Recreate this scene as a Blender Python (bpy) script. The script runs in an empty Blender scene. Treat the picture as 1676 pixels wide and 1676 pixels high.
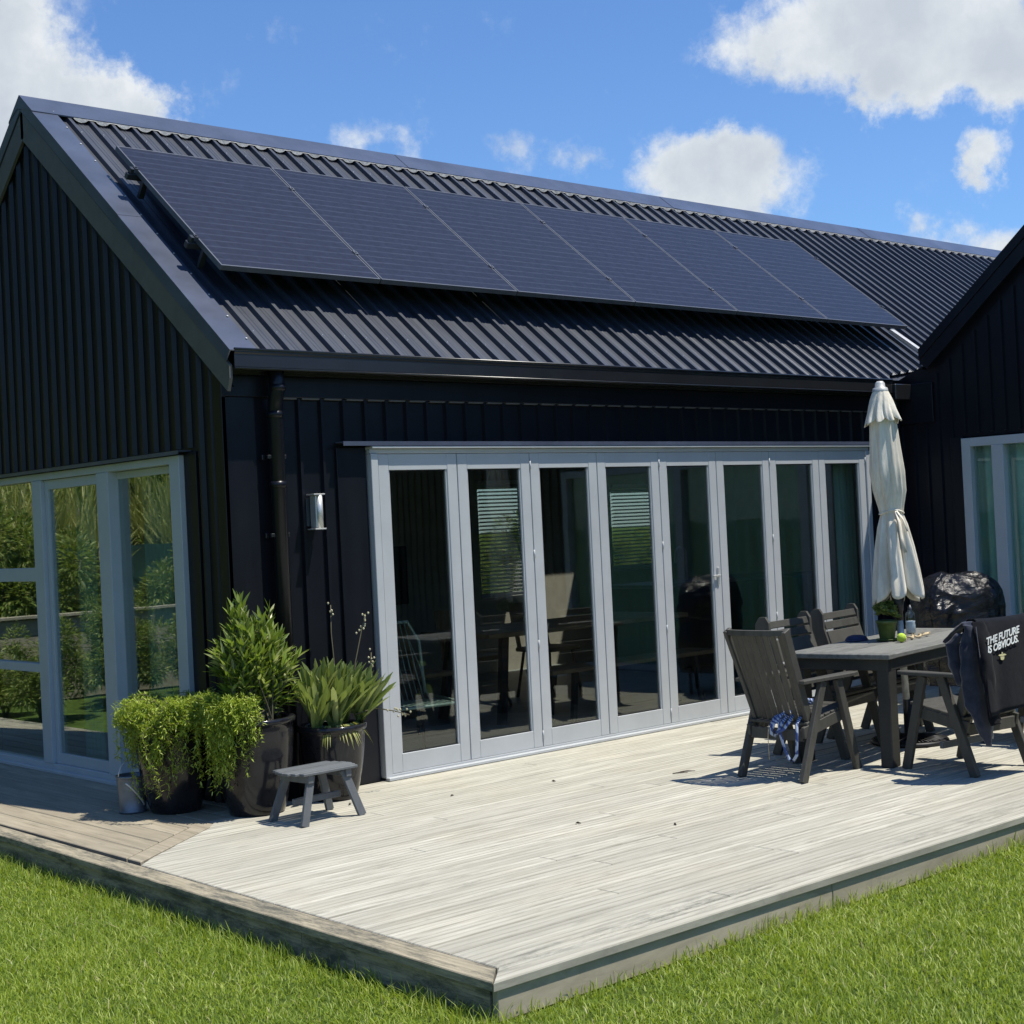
import bpy, math, random
import numpy as np
from mathutils import Vector, Matrix
R_ = math.radians
random.seed(7)
rng = np.random.default_rng(7)
S = bpy.context.scene
COL = S.collection
PI = math.pi

# ------------------------------------------------------------------ camera
cd = bpy.data.cameras.new('camera')
cam = bpy.data.objects.new('camera', cd)
COL.objects.link(cam)
cam.location = (-4.8536, -7.9821, 1.6079)
cam.rotation_euler = (1.5798, 0.049, -0.7299)
cd.sensor_width = 36.0
cd.lens = 36.0 * 2491.4 / 1676.0
cd.clip_start = 0.05
cd.clip_end = 2000
S.camera = cam
S.render.resolution_x = 1024
S.render.resolution_y = 1024

# ------------------------------------------------------------------ light
SUN_DIR = Vector((0.25, -0.33, 1.0)).normalized()
sun_el = math.asin(SUN_DIR.z)
sun_az = math.atan2(SUN_DIR.x, SUN_DIR.y)       # from +Y, clockwise
sd = bpy.data.lights.new('sun', 'SUN')
sd.energy = 5.0
sd.angle = R_(0.55)
sd.color = (1.0, 0.945, 0.84)
sun = bpy.data.objects.new('sun', sd)
COL.objects.link(sun)
sun.rotation_euler = SUN_DIR.to_track_quat('Z', 'Y').to_euler()
sun.location = (5, -8, 20)

S.view_settings.view_transform = 'Standard'
S.view_settings.look = 'None'
S.view_settings.exposure = 0.30
S.view_settings.gamma = 1.0

world = bpy.data.worlds.new('World')
S.world = world
world.use_nodes = True
wn = world.node_tree
wn.nodes.clear()


class NT:
    """tiny node helper"""
    def __init__(self, tree):
        self.t = tree

    def n(self, kind, **kw):
        nd = self.t.nodes.new(kind)
        ins = kw.pop('ins', {})
        for k, v in kw.items():
            setattr(nd, k, v)
        for k, v in ins.items():
            sock = nd.inputs[k]
            if isinstance(v, bpy.types.NodeSocket):
                self.t.links.new(v, sock)
            else:
                sock.default_value = v
        return nd

    def math(self, op, a, b=None, c=None, clamp=False):
        nd = self.t.nodes.new('ShaderNodeMath')
        nd.operation = op
        nd.use_clamp = clamp
        for i, v in enumerate((a, b, c)):
            if v is None:
                continue
            if isinstance(v, bpy.types.NodeSocket):
                self.t.links.new(v, nd.inputs[i])
            else:
                nd.inputs[i].default_value = v
        return nd.outputs[0]

    def mix(self, f, a, b, blend='MIX'):
        nd = self.t.nodes.new('ShaderNodeMix')
        nd.data_type = 'RGBA'
        nd.blend_type = blend
        for i, v in ((0, f), (6, a), (7, b)):
            if isinstance(v, bpy.types.NodeSocket):
                self.t.links.new(v, nd.inputs[i])
            else:
                if i and not hasattr(v, '__len__'):
                    v = (v, v, v)
                nd.inputs[i].default_value = tuple(v) + (1,) if i and len(v) == 3 else v
        return nd.outputs[2]

    def ramp(self, f, stops, mode='LINEAR'):
        nd = self.t.nodes.new('ShaderNodeValToRGB')
        cr = nd.color_ramp
        cr.interpolation = mode
        while len(cr.elements) > 1:
            cr.elements.remove(cr.elements[-1])
        for i, (p, c) in enumerate(stops):
            e = cr.elements[0] if i == 0 else cr.elements.new(p)
            e.position = p
            if not hasattr(c, '__len__'):
                c = (c, c, c)
            e.color = tuple(c) + (1,)
        self.t.links.new(f, nd.inputs[0])
        return nd.outputs[0]

    def noise(self, vec, scale, detail=3, rough=0.5, dist=0.0, out=0):
        nd = self.n('ShaderNodeTexNoise', ins={'Scale': scale, 'Detail': detail, 'Roughness': rough, 'Distortion': dist})
        if vec is not None:
            self.t.links.new(vec, nd.inputs['Vector'])
        return nd.outputs[out]


W = NT(wn)
tc = W.n('ShaderNodeTexCoord')
dirv = tc.outputs['Generated']
sky = W.n('ShaderNodeTexSky', sky_type='NISHITA')
sky.sun_disc = False
sky.sun_elevation = sun_el
sky.sun_rotation = sun_az
sky.altitude = 50
sky.air_density = 1.0
sky.dust_density = 0.3
sky.ozone_density = 2.2
# cumulus clouds: soft blobs of direction broken up by noise
CLOUDS = [  # x, y, z, radius, strength
    (0.3891, 0.8755, 0.2865, 0.0578, 1.00),
    (0.4202, 0.8640, 0.2774, 0.0482, 1.00),
    (0.4471, 0.8551, 0.2623, 0.0409, 1.00),
    (0.4684, 0.8447, 0.2591, 0.0361, 1.00),
    (0.4346, 0.8693, 0.2355, 0.0626, 1.00),
    (0.3969, 0.8650, 0.3071, 0.0289, 0.80),
    (0.7580, 0.5804, 0.2976, 0.0458, 0.85),
    (0.7815, 0.5522, 0.2903, 0.0506, 1.00),
    (0.8030, 0.5280, 0.2763, 0.0458, 1.00),
    (0.8202, 0.4958, 0.2855, 0.0554, 1.00),
    (0.8393, 0.4712, 0.2712, 0.0409, 0.85),
    (0.7374, 0.6015, 0.3073, 0.0313, 0.40),
    (0.8002, 0.5403, 0.2602, 0.0289, 0.75),
    (0.8359, 0.4864, 0.2542, 0.0265, 0.60),
    (0.8003, 0.5157, 0.3060, 0.0482, 0.90),
    (0.8181, 0.5129, 0.2599, 0.0289, 0.60),
    (0.7498, 0.6193, 0.2331, 0.0231, 0.75),
    (0.7325, 0.6465, 0.2133, 0.0385, 0.90),
    (0.7700, 0.6028, 0.2088, 0.0385, 0.85),
    (0.7524, 0.6258, 0.2056, 0.0434, 1.00),
    (0.5843, 0.7741, 0.2435, 0.0241, 0.42),
    (0.6127, 0.7542, 0.2362, 0.0183, 0.36),
    (0.6536, 0.7213, 0.2292, 0.0289, 0.42),
    (0.6845, 0.6946, 0.2214, 0.0241, 0.50),
    (0.8458, 0.4898, 0.2116, 0.0212, 0.75),
    (0.8493, 0.4894, 0.1981, 0.0164, 0.60),
    (0.8296, 0.5323, 0.1689, 0.0251, 0.70),
    (0.8469, 0.5069, 0.1603, 0.0299, 0.70),
    (0.8606, 0.4837, 0.1594, 0.0265, 0.70),
    (0.4235, 0.8456, 0.3250, 0.0434, 0.25),
]
nz = W.n('ShaderNodeTexNoise', ins={'Scale': 12.0, 'Detail': 10.0, 'Roughness': 0.64, 'Vector': dirv})
off = W.n('ShaderNodeVectorMath', operation='SUBTRACT', ins={0: nz.outputs['Color'], 1: (0.5, 0.5, 0.5)})
off2 = W.n('ShaderNodeVectorMath', operation='SCALE', ins={0: off.outputs[0], 'Scale': 0.10})
wv = W.n('ShaderNodeVectorMath', operation='ADD', ins={0: dirv, 1: off2.outputs[0]})
acc = None
for (x, y, z, r, s) in CLOUDS:
    d = W.n('ShaderNodeVectorMath', operation='DISTANCE', ins={0: wv.outputs[0], 1: (x, y, z)})
    f = W.math('SUBTRACT', 1.0, W.math('DIVIDE', d.outputs['Value'], r), clamp=True)
    f = W.math('MULTIPLY', f, s)
    if acc is None:
        acc = f
    else:
        acc = W.math('ADD', W.math('MAXIMUM', acc, f), W.math('MULTIPLY', W.math('MINIMUM', acc, f), 0.6))
fine = W.noise(dirv, 26.0, 12, 0.66)
m = W.math('ADD', acc, W.math('MULTIPLY', W.math('SUBTRACT', fine, 0.5), 1.15))
mask = W.n('ShaderNodeMapRange', interpolation_type='SMOOTHSTEP', ins={'Value': m, 'From Min': 0.10, 'From Max': 0.72, 'To Min': 0.0, 'To Max': 0.97})
core = W.math('MULTIPLY', acc, 1.0, clamp=True)
shade = W.math('ADD', W.math('MULTIPLY', W.noise(dirv, 13.0, 8, 0.6), 1.5), W.math('MULTIPLY', core, -0.35))
ccol = W.ramp(shade, [(0.30, (4.5, 4.95, 5.5)), (0.55, (5.3, 5.7, 6.1)), (0.80, (6.5, 6.8, 7.0))])
skyc = W.mix(1.0, sky.outputs[0], (0.68, 0.93, 1.24), 'MULTIPLY')
mixc = W.mix(mask.outputs[0], skyc, ccol)
bg = W.n('ShaderNodeBackground', ins={'Color': mixc, 'Strength': 0.105})
wo = W.n('ShaderNodeOutputWorld', ins={'Surface': bg.outputs[0]})


# ------------------------------------------------------------------ materials
def new_mat(name):
    m = bpy.data.materials.new(name)
    m.use_nodes = True
    nt = NT(m.node_tree)
    b = m.node_tree.nodes['Principled BSDF']
    return m, nt, b


def setb(nt, b, **kw):
    names = {'col': 'Base Color', 'rough': 'Roughness', 'metal': 'Metallic', 'normal': 'Normal', 'spec': 'Specular IOR Level', 'coat': 'Coat Weight', 'coatr': 'Coat Roughness', 'sheen': 'Sheen Weight', 'trans': 'Transmission Weight', 'alpha': 'Alpha', 'sss': 'Subsurface Weight'}
    for k, v in kw.items():
        s = b.inputs[names[k]]
        if isinstance(v, bpy.types.NodeSocket):
            nt.t.links.new(v, s)
        else:
            s.default_value = tuple(v) + (1,) if hasattr(v, '__len__') and len(v) == 3 else v


def bump(nt, h, strength=0.3, dist=0.01, normal=None):
    nd = nt.n('ShaderNodeBump', ins={'Strength': strength, 'Distance': dist, 'Height': h})
    if normal is not None:
        nt.t.links.new(normal, nd.inputs['Normal'])
    return nd.outputs[0]


def simple(name, col, rough=0.5, metal=0.0, var=0.12, scale=6.0, bmp=0.0, bscale=60.0, rvar=0.1, **kw):
    """base colour with soft mottling, roughness variation and optional bump"""
    m, nt, b = new_mat(name)
    o = nt.n('ShaderNodeTexCoord').outputs['Object']
    n1 = nt.noise(o, scale, 5, 0.6)
    c = nt.ramp(n1, [(0.3, tuple(x * (1 - var) for x in col)), (0.7, tuple(min(1, x * (1 + var)) for x in col))])
    n2 = nt.noise(o, scale * 2.3, 4, 0.6)
    r = nt.math('ADD', rough - rvar / 2, nt.math('MULTIPLY', n2, rvar))
    setb(nt, b, col=c, rough=r, metal=metal, **kw)
    if bmp:
        setb(nt, b, normal=bump(nt, nt.noise(o, bscale, 4, 0.6), bmp, 0.01))
    return m


M = {}
# black pre-painted steel cladding
m, nt, b = new_mat('black_cladding')
o = nt.n('ShaderNodeTexCoord').outputs['Object']
st = nt.n('ShaderNodeMapping', ins={'Vector': o, 'Scale': (9.0, 9.0, 0.7)}).outputs[0]
n1 = nt.noise(st, 1.0, 5, 0.65)
setb(nt, b, col=nt.ramp(n1, [(0.3, (0.0055, 0.0065, 0.0105)), (0.75, (0.009, 0.0105, 0.015))]), rough=nt.math('ADD', 0.25, nt.math('MULTIPLY', nt.noise(o, 5.0, 4, 0.6), 0.14)), spec=0.30,
     normal=bump(nt, nt.noise(o, 2.6, 3, 0.5), 0.30, 0.02))
M['clad'] = m
m, nt, b = new_mat('roof_steel')
o = nt.n('ShaderNodeTexCoord').outputs['Object']
n1 = nt.noise(o, 3.0, 6, 0.65)
dust = nt.noise(nt.n('ShaderNodeMapping', ins={'Vector': o, 'Scale': (14.0, 1.0, 1.0)}).outputs[0], 1.6, 6, 0.7)
c = nt.ramp(n1, [(0.3, (0.024, 0.030, 0.044)), (0.7, (0.036, 0.043, 0.059))])
c = nt.mix(nt.math('MULTIPLY', nt.ramp(dust, [(0.5, 0.0), (0.75, 1.0)]), 0.4), c, (0.075, 0.085, 0.10))
setb(nt, b, col=c, rough=nt.math('ADD', 0.30, nt.math('MULTIPLY', dust, 0.22)), spec=0.6,
     normal=bump(nt, nt.noise(o, 4.0, 3, 0.5), 0.06, 0.02))
M['roof'] = m
M['flash'] = simple('flashing_steel', (0.060, 0.073, 0.110), 0.30, 0, 0.25, 2.5, 0.06, 3.0, spec=0.65)
M['barge'] = simple('barge_steel', (0.105, 0.100, 0.092), 0.5, 0, 0.12, 8.0, 0.05, 20.0)
M['gutter'] = simple('gutter_steel', (0.012, 0.0125, 0.014), 0.30, 0, 0.2, 5.0, spec=0.6)
M['sunlit_edge'] = simple('pale_sunlit_edge', (0.42, 0.41, 0.38), 0.7, 0, 0.35, 30.0, 0.4, 60.0)  # pale tone stands for sun caught on the ridge cap edge
M['frame'] = simple('silver_joinery', (0.425, 0.445, 0.455), 0.42, 0.0, 0.05, 4.0, 0.03, 300.0, spec=0.5)
M['seal'] = simple('black_seal', (0.012, 0.012, 0.014), 0.6)
M['steel'] = simple('brushed_steel', (0.58, 0.58, 0.56), 0.42, 0.55, 0.1, 20.0)
M['galv'] = simple('galvanised_grey', (0.16, 0.18, 0.22), 0.42, 0.5, 0.2, 12.0, 0.1, 30.0)
M['alu_dark'] = simple('dark_alu', (0.05, 0.055, 0.065), 0.38, 0.5)
M['alu_edge'] = simple('panel_edge_alu', (0.12, 0.13, 0.15), 0.4, 0.5)
M['wall_in'] = simple('interior_paint', (0.36, 0.345, 0.28), 0.8)
M['floor_in'] = simple('interior_floor', (0.16, 0.18, 0.17), 0.45, 0, 0.3, 3.0)
M['wood_in'] = simple('oiled_oak', (0.26, 0.18, 0.10), 0.5, 0, 0.3, 5.0)
M['dark_in'] = simple('dark_furnishing', (0.02, 0.02, 0.022), 0.6)
M['blind'] = simple('blind_slat', (0.55, 0.58, 0.56), 0.6)
M['wire'] = simple('pale_wire', (0.45, 0.62, 0.55), 0.4, 0.2)
M['pot'] = simple('glazed_black_pot', (0.014, 0.014, 0.016), 0.14, 0, 0.5, 7.0, 0.12, 9.0, rvar=0.16, spec=0.42)
M['soil'] = simple('potting_soil', (0.035, 0.025, 0.018), 0.95, 0, 0.5, 40.0, 0.8, 90.0)
M['stem'] = simple('plant_stem', (0.10, 0.09, 0.05), 0.8)
M['cream_bud'] = simple('dry_bud', (0.45, 0.42, 0.27), 0.8, 0, 0.3, 50.0)
M['greenpot'] = simple('green_plastic_pot', (0.085, 0.12, 0.028), 0.45, 0, 0.3, 20.0)
M['grate'] = simple('black_iron', (0.012, 0.012, 0.013), 0.5, 0.3)
M['white_print'] = simple('white_print', (0.78, 0.78, 0.76), 0.8)
M['cream_print'] = simple('cream_print', (0.62, 0.56, 0.30), 0.8)
M['lime'] = simple('lime_felt', (0.45, 0.62, 0.06), 0.9, 0, 0.2, 60.0, 0.5, 150.0)
M['twine'] = simple('frayed_twine', (0.52, 0.42, 0.26), 0.9, 0, 0.3, 60.0, 0.5, 90.0)
M['bluecloth'] = simple('blue_cap_cloth', (0.018, 0.026, 0.07), 0.85, 0, 0.3, 30.0)
M['pole_pale'] = simple('pale_pole', (0.45, 0.46, 0.45), 0.5, 0.2, 0.2, 20.0)
M['pole_dark'] = simple('dark_pole_paint', (0.03, 0.03, 0.032), 0.5)
M['netting'] = simple('green_shade_netting', (0.015, 0.048, 0.036), 0.9, 0, 0.6, 2.0)
M['twig'] = simple('dry_twig', (0.05, 0.04, 0.03), 0.9)

# blue woven strap
m, nt, b = new_mat('blue_webbing')
o = nt.n('ShaderNodeTexCoord').outputs['Object']
wvn = nt.n('ShaderNodeTexWave', ins={'Vector': o, 'Scale': 22.0, 'Distortion': 3.0}).outputs['Fac']
setb(nt, b, col=nt.ramp(wvn, [(0.45, (0.045, 0.08, 0.24)), (0.62, (0.38, 0.45, 0.60))]), rough=0.8)
M['strap'] = m


# painted outdoor timber (furniture)
def timber_paint(name, c0, c1, rough=0.62):
    m, nt, b = new_mat(name)
    o = nt.n('ShaderNodeTexCoord').outputs['Object']
    rnd = nt.n('ShaderNodeNewGeometry').outputs['Random Per Island']
    g = nt.noise(nt.n('ShaderNodeMapping', ins={'Vector': o, 'Scale': (5, 34, 34) if 'table' in name else (34, 34, 5)}).outputs[0], 1.0, 6, 0.75)
    g = nt.math('ADD', nt.math('MULTIPLY', g, 0.75), nt.math('MULTIPLY', nt.noise(o, 7.0, 5, 0.7), 0.25))
    c = nt.ramp(g, [(0.36, c0), (0.62, c1)])
    c = nt.mix(nt.math('MULTIPLY', rnd, 0.5), c, tuple(min(1, x * 1.45) for x in c1))
    setb(nt, b, col=c, rough=rough, normal=bump(nt, nt.noise(o, 120.0, 4, 0.7), 0.25, 0.003))
    return m


M['chair'] = timber_paint('charcoal_timber', (0.026, 0.025, 0.021), (0.058, 0.056, 0.048))
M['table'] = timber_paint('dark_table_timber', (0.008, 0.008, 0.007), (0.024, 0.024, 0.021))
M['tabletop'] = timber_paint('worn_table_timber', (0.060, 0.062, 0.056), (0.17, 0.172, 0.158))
M['stool'] = timber_paint('grey_stool_timber', (0.055, 0.062, 0.068), (0.10, 0.11, 0.118))


# glass (thin, tinted; reflection by fresnel)
def glass_mat(name, tint, k=1.5, wav=0.012):
    m, nt, b = new_mat(name)
    m.node_tree.nodes.remove(b)
    o = nt.n('ShaderNodeTexCoord').outputs['Object']
    nrm = bump(nt, nt.noise(o, 1.6, 2, 0.5), wav, 0.05)
    bf = nt.n('ShaderNodeNewGeometry').outputs['Backfacing']      # same reflectance from either side of the thin pane
    ior = nt.math('ADD', 1.52, nt.math('MULTIPLY', bf, 1 / 1.52 - 1.52))
    fr = nt.n('ShaderNodeFresnel', ins={'IOR': ior, 'Normal': nrm}).outputs[0]
    f = nt.math('MULTIPLY', fr, k, clamp=True)
    tr = nt.n('ShaderNodeBsdfTransparent', ins={'Color': tuple(tint) + (1,)})
    gl = nt.n('ShaderNodeBsdfGlossy', ins={'Color': (0.92, 0.97, 0.95, 1), 'Roughness': 0.0, 'Normal': nrm})
    ms = nt.n('ShaderNodeMixShader', ins={0: f, 1: tr.outputs[0], 2: gl.outputs[0]})
    nt.t.links.new(ms.outputs[0], m.node_tree.nodes['Material Output'].inputs['Surface'])
    return m


M['glass'] = glass_mat('door_glass', (0.83, 0.845, 0.83), 1.6)
M['glass_side'] = glass_mat('side_glass', (0.76, 0.83, 0.81), 2.9)
M['glass_wing'] = glass_mat('wing_glass', (0.90, 0.96, 0.94), 1.4)
M['bottle'] = glass_mat('bottle_plastic', (0.80, 0.84, 0.86), 1.6, 0.05)

# curtain
m, nt, b = new_mat('teal_curtain')
setb(nt, b, col=(0.44, 0.68, 0.60), rough=0.9)
tr = nt.n('ShaderNodeBsdfTranslucent', ins={'Color': (0.44, 0.68, 0.60, 1)})
ms = nt.n('ShaderNodeMixShader', ins={0: 0.3, 1: b.outputs[0], 2: tr.outputs[0]})
nt.t.links.new(ms.outputs[0], m.node_tree.nodes['Material Output'].inputs['Surface'])
M['curtain'] = m

# solar cells: faint busbar lines along x, cell mottling
m, nt, b = new_mat('solar_cells')
o = nt.n('ShaderNodeTexCoord').outputs['Object']
sep = nt.n('ShaderNodeSeparateXYZ', ins={0: o})
ly = nt.math('FRACT', nt.math('MULTIPLY', sep.outputs[1], 1 / 0.0835))
line = nt.ramp(ly, [(0.0, 1.0), (0.07, 1.0), (0.11, 0.0), (0.9, 0.0), (0.95, 1.0)])
lx = nt.math('FRACT', nt.math('MULTIPLY', sep.outputs[0], 1 / 0.1045))
linex = nt.ramp(lx, [(0.0, 0.6), (0.025, 0.0), (0.975, 0.0), (1.0, 0.6)])
n1 = nt.noise(o, 16.0, 8, 0.8)
c = nt.ramp(n1, [(0.34, (0.003, 0.004, 0.011)), (0.66, (0.013, 0.017, 0.036))])
brk = nt.ramp(nt.noise(o, 6.0, 4, 0.6), [(0.35, 0.25), (0.6, 0.75)])
c = nt.mix(nt.math('MULTIPLY', nt.math('MULTIPLY', line, brk), 0.8), c, (0.045, 0.052, 0.078))
c = nt.mix(nt.math('MULTIPLY', linex, 0.35), c, (0.004, 0.005, 0.012))
setb(nt, b, col=c, rough=0.40, spec=0.22, coat=0.12, coatr=0.14)
M['cells'] = m

# decking
DY0 = -3.875
def deck_mat(name, axis, grooves=True, pale=1.0, dark=False):
    """axis: 0 boards run along x, 1 boards run along y"""
    m, nt, b = new_mat(name)
    o = nt.n('ShaderNodeTexCoord').outputs['Object']
    geo = nt.n('ShaderNodeNewGeometry')
    rnd = geo.outputs['Random Per Island']
    sep = nt.n('ShaderNodeSeparateXYZ', ins={0: o})
    sc = (1.2, 22.0, 6.0) if axis == 0 else (22.0, 1.2, 6.0)
    shift = nt.n('ShaderNodeCombineXYZ', ins={0: nt.math('MULTIPLY', rnd, 37.0), 1: nt.math('MULTIPLY', rnd, 11.0), 2: 0.0})
    pos = nt.n('ShaderNodeVectorMath', operation='ADD', ins={0: o, 1: shift.outputs[0]}).outputs[0]
    st = nt.n('ShaderNodeMapping', ins={'Vector': pos, 'Scale': sc}).outputs[0]
    grain = nt.noise(st, 1.5, 8, 0.70, 0.8)
    big = nt.noise(o, 1.1, 6, 0.62)
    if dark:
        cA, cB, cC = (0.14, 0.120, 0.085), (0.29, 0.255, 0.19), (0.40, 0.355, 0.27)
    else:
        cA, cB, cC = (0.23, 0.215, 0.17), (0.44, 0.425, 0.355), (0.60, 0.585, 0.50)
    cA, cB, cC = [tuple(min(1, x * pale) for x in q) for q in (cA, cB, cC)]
    c = nt.ramp(grain, [(0.28, cA), (0.50, cB), (0.72, cC)])
    c = nt.mix(nt.math('MULTIPLY', nt.ramp(big, [(0.5, 0.0), (0.7, 1.0)]), 0.30), c, (0.46 * pale, 0.40 * pale, 0.28 * pale))
    c = nt.mix(nt.math('MULTIPLY', rnd, 0.55), c, tuple(x * 0.74 for x in cB))
    st2 = nt.n('ShaderNodeMapping', ins={'Vector': pos, 'Scale': (0.55, 9.0, 3.0) if axis == 0 else (9.0, 0.55, 3.0)}).outputs[0]
    streak = nt.noise(st2, 1.6, 6, 0.62, 0.3)
    c = nt.mix(nt.math('MULTIPLY', nt.ramp(streak, [(0.46, 0.0), (0.64, 1.0)]), 0.28), c, tuple(x * 0.62 for x in cB))
    c = nt.mix(nt.math('MULTIPLY', nt.ramp(streak, [(0.34, 1.0), (0.46, 0.0)]), 0.22), c, tuple(min(0.75, x * 1.12) for x in cC))
    mould = nt.noise(nt.n('ShaderNodeMapping', ins={'Vector': o, 'Scale': (1.4, 5, 1) if axis == 0 else (5, 1.4, 1)}).outputs[0], 2.0, 9, 0.75)
    c = nt.mix(nt.math('MULTIPLY', nt.ramp(mould, [(0.56, 0.0), (0.70, 1.0)]), 0.45), c, (0.12, 0.12, 0.10))
    if axis == 0 and not dark:      # mouldy band where the board next to the nosing stays damp
        yy = nt.math('ABSOLUTE', nt.math('SUBTRACT', sep.outputs[1], DY0 + 0.15))
        band = nt.ramp(yy, [(0.0, 1.0), (0.05, 0.9), (0.12, 0.0)])
        spot = nt.ramp(nt.noise(nt.n('ShaderNodeMapping', ins={'Vector': o, 'Scale': (3.0, 16.0, 1.0)}).outputs[0], 1.4, 9, 0.8), [(0.47, 0.0), (0.60, 1.0)])
        patch = nt.ramp(nt.noise(o, 0.9, 3, 0.5), [(0.40, 0.25), (0.60, 1.0)])
        c = nt.mix(nt.math('MULTIPLY', nt.math('MULTIPLY', band, spot), nt.math('MULTIPLY', patch, 0.75)), c, (0.10, 0.105, 0.095))
    h = nt.math('MULTIPLY', grain, 0.35)
    if grooves:
        g = nt.math('FRACT', nt.math('MULTIPLY', nt.math('SUBTRACT', sep.outputs[1 - axis], DY0), 1 / (0.1375 / 3)))
        gp = nt.ramp(g, [(0.0, 0.0), (0.10, 0.0), (0.26, 1.0), (0.84, 1.0), (1.0, 0.0)])
        gmod = nt.ramp(nt.noise(st2, 3.0, 5, 0.7), [(0.35, 0.12), (0.65, 0.52)])
        c = nt.mix(nt.math('MULTIPLY', nt.math('SUBTRACT', 1.0, gp), gmod), c, tuple(x * 0.66 for x in cA))
        h = nt.math('ADD', h, gp)
    setb(nt, b, col=c, rough=0.82, spec=0.25, normal=bump(nt, h, 0.22, 0.003))
    return m


M['deck_x'] = deck_mat('deck_timber_front', 0, pale=1.0)
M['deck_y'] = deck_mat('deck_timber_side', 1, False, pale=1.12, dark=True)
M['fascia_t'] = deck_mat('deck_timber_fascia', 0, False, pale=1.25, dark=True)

# mouldy nosing
m, nt, b = new_mat('weathered_nosing')
o = nt.n('ShaderNodeTexCoord').outputs['Object']
n1 = nt.noise(nt.n('ShaderNodeMapping', ins={'Vector': o, 'Scale': (30, 1.3, 30)}).outputs[0], 1.8, 9, 0.75)
n2 = nt.noise(nt.n('ShaderNodeMapping', ins={'Vector': o, 'Scale': (7, 1.5, 7)}).outputs[0], 1.6, 9, 0.78)
c = nt.ramp(n1, [(0.3, (0.15, 0.135, 0.095)), (0.5, (0.31, 0.275, 0.20)), (0.72, (0.45, 0.395, 0.29))])
c = nt.mix(nt.ramp(n2, [(0.46, 0.0), (0.60, 0.85)]), c, (0.065, 0.070, 0.062))
setb(nt, b, col=c, rough=0.9, spec=0.2, normal=bump(nt, n1, 0.5, 0.004))
M['nosing'] = m


def leaf_mat(name, dark, light, tip=None, trans=0.35, rough=0.45):
    m, nt, b = new_mat(name)
    rnd = nt.n('ShaderNodeNewGeometry').outputs['Random Per Island']
    o = nt.n('ShaderNodeTexCoord').outputs['Object']
    stops = [(0.0, dark), (0.75, light)] + ([(1.0, tip)] if tip else [])
    c = nt.ramp(rnd, stops)
    c = nt.mix(nt.math('MULTIPLY', nt.noise(o, 5.0, 3, 0.5), 0.35), c, tuple(x * 0.65 for x in dark))
    setb(nt, b, col=c, rough=rough, spec=0.35)
    tr = nt.n('ShaderNodeBsdfTranslucent', ins={'Color': nt.mix(0.5, c, (light[0] * 1.3, light[1] * 1.3, light[2] * 0.6))})
    ms = nt.n('ShaderNodeMixShader', ins={0: trans, 1: b.outputs[0], 2: tr.outputs[0]})
    nt.t.links.new(ms.outputs[0], m.node_tree.nodes['Material Output'].inputs['Surface'])
    return m


def patchy(m):
    nt = NT(m.node_tree)
    b = m.node_tree.nodes['Principled BSDF']
    link = b.inputs['Base Color'].links[0]
    src = link.from_socket
    o = nt.n('ShaderNodeTexCoord').outputs['Object']
    f = nt.ramp(nt.noise(o, 1.7, 6, 0.7), [(0.45, 0.0), (0.68, 0.5)])
    c = nt.mix(f, src, (0.13, 0.22, 0.03))
    f2 = nt.ramp(nt.noise(o, 5.5, 4, 0.7), [(0.58, 0.0), (0.75, 0.35)])
    c = nt.mix(f2, c, (0.50, 0.58, 0.16))
    nt.t.links.new(c, b.inputs['Base Color'])
    return m


M['grass'] = leaf_mat('grass_blades', (0.12, 0.20, 0.020), (0.40, 0.50, 0.064), (0.66, 0.71, 0.24), 0.41, 0.5)
patchy(M['grass'])
M['leaf_shrub'] = leaf_mat('shrub_leaves', (0.055, 0.10, 0.015), (0.26, 0.36, 0.060), (0.62, 0.62, 0.30), rough=0.32)
M['leaf_trail'] = leaf_mat('trailing_leaves', (0.16, 0.24, 0.020), (0.42, 0.52, 0.07), (0.58, 0.62, 0.18))
M['leaf_agave'] = leaf_mat('broad_leaves', (0.10, 0.15, 0.040), (0.28, 0.35, 0.10), (0.46, 0.48, 0.22))
M['leaf_table'] = leaf_mat('succulent_leaves', (0.11, 0.17, 0.04), (0.34, 0.42, 0.13), (0.52, 0.52, 0.24))
M['leaf_bush'] = leaf_mat('bush_leaves', (0.06, 0.10, 0.016), (0.24, 0.31, 0.06), (0.50, 0.50, 0.20))
M['leaf_dry'] = leaf_mat('reed_leaves', (0.22, 0.26, 0.06), (0.50, 0.50, 0.18), (0.7, 0.65, 0.32))

m, nt, b = new_mat('lawn_ground')
o = nt.n('ShaderNodeTexCoord').outputs['Object']
setb(nt, b, col=nt.ramp(nt.noise(o, 11.0, 8, 0.7), [(0.35, (0.035, 0.055, 0.012)), (0.7, (0.11, 0.17, 0.03))]), rough=0.95, spec=0.1, normal=bump(nt, nt.noise(o, 60.0, 6, 0.7), 0.8, 0.02))
M['lawn'] = m

# canvas
m, nt, b = new_mat('cream_canvas')
o = nt.n('ShaderNodeTexCoord').outputs['Object']
n1 = nt.noise(nt.n('ShaderNodeMapping', ins={'Vector': o, 'Scale': (12, 12, 2.2)}).outputs[0], 1.5, 7, 0.7)
c = nt.ramp(n1, [(0.3, (0.55, 0.50, 0.41)), (0.62, (0.82, 0.77, 0.66))])
setb(nt, b, col=c, rough=0.9, spec=0.15, normal=bump(nt, nt.noise(nt.n('ShaderNodeMapping', ins={'Vector': o, 'Scale': (26, 26, 5)}).outputs[0], 1.5, 5, 0.6), 0.4, 0.01))
M['canvas'] = m

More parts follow.
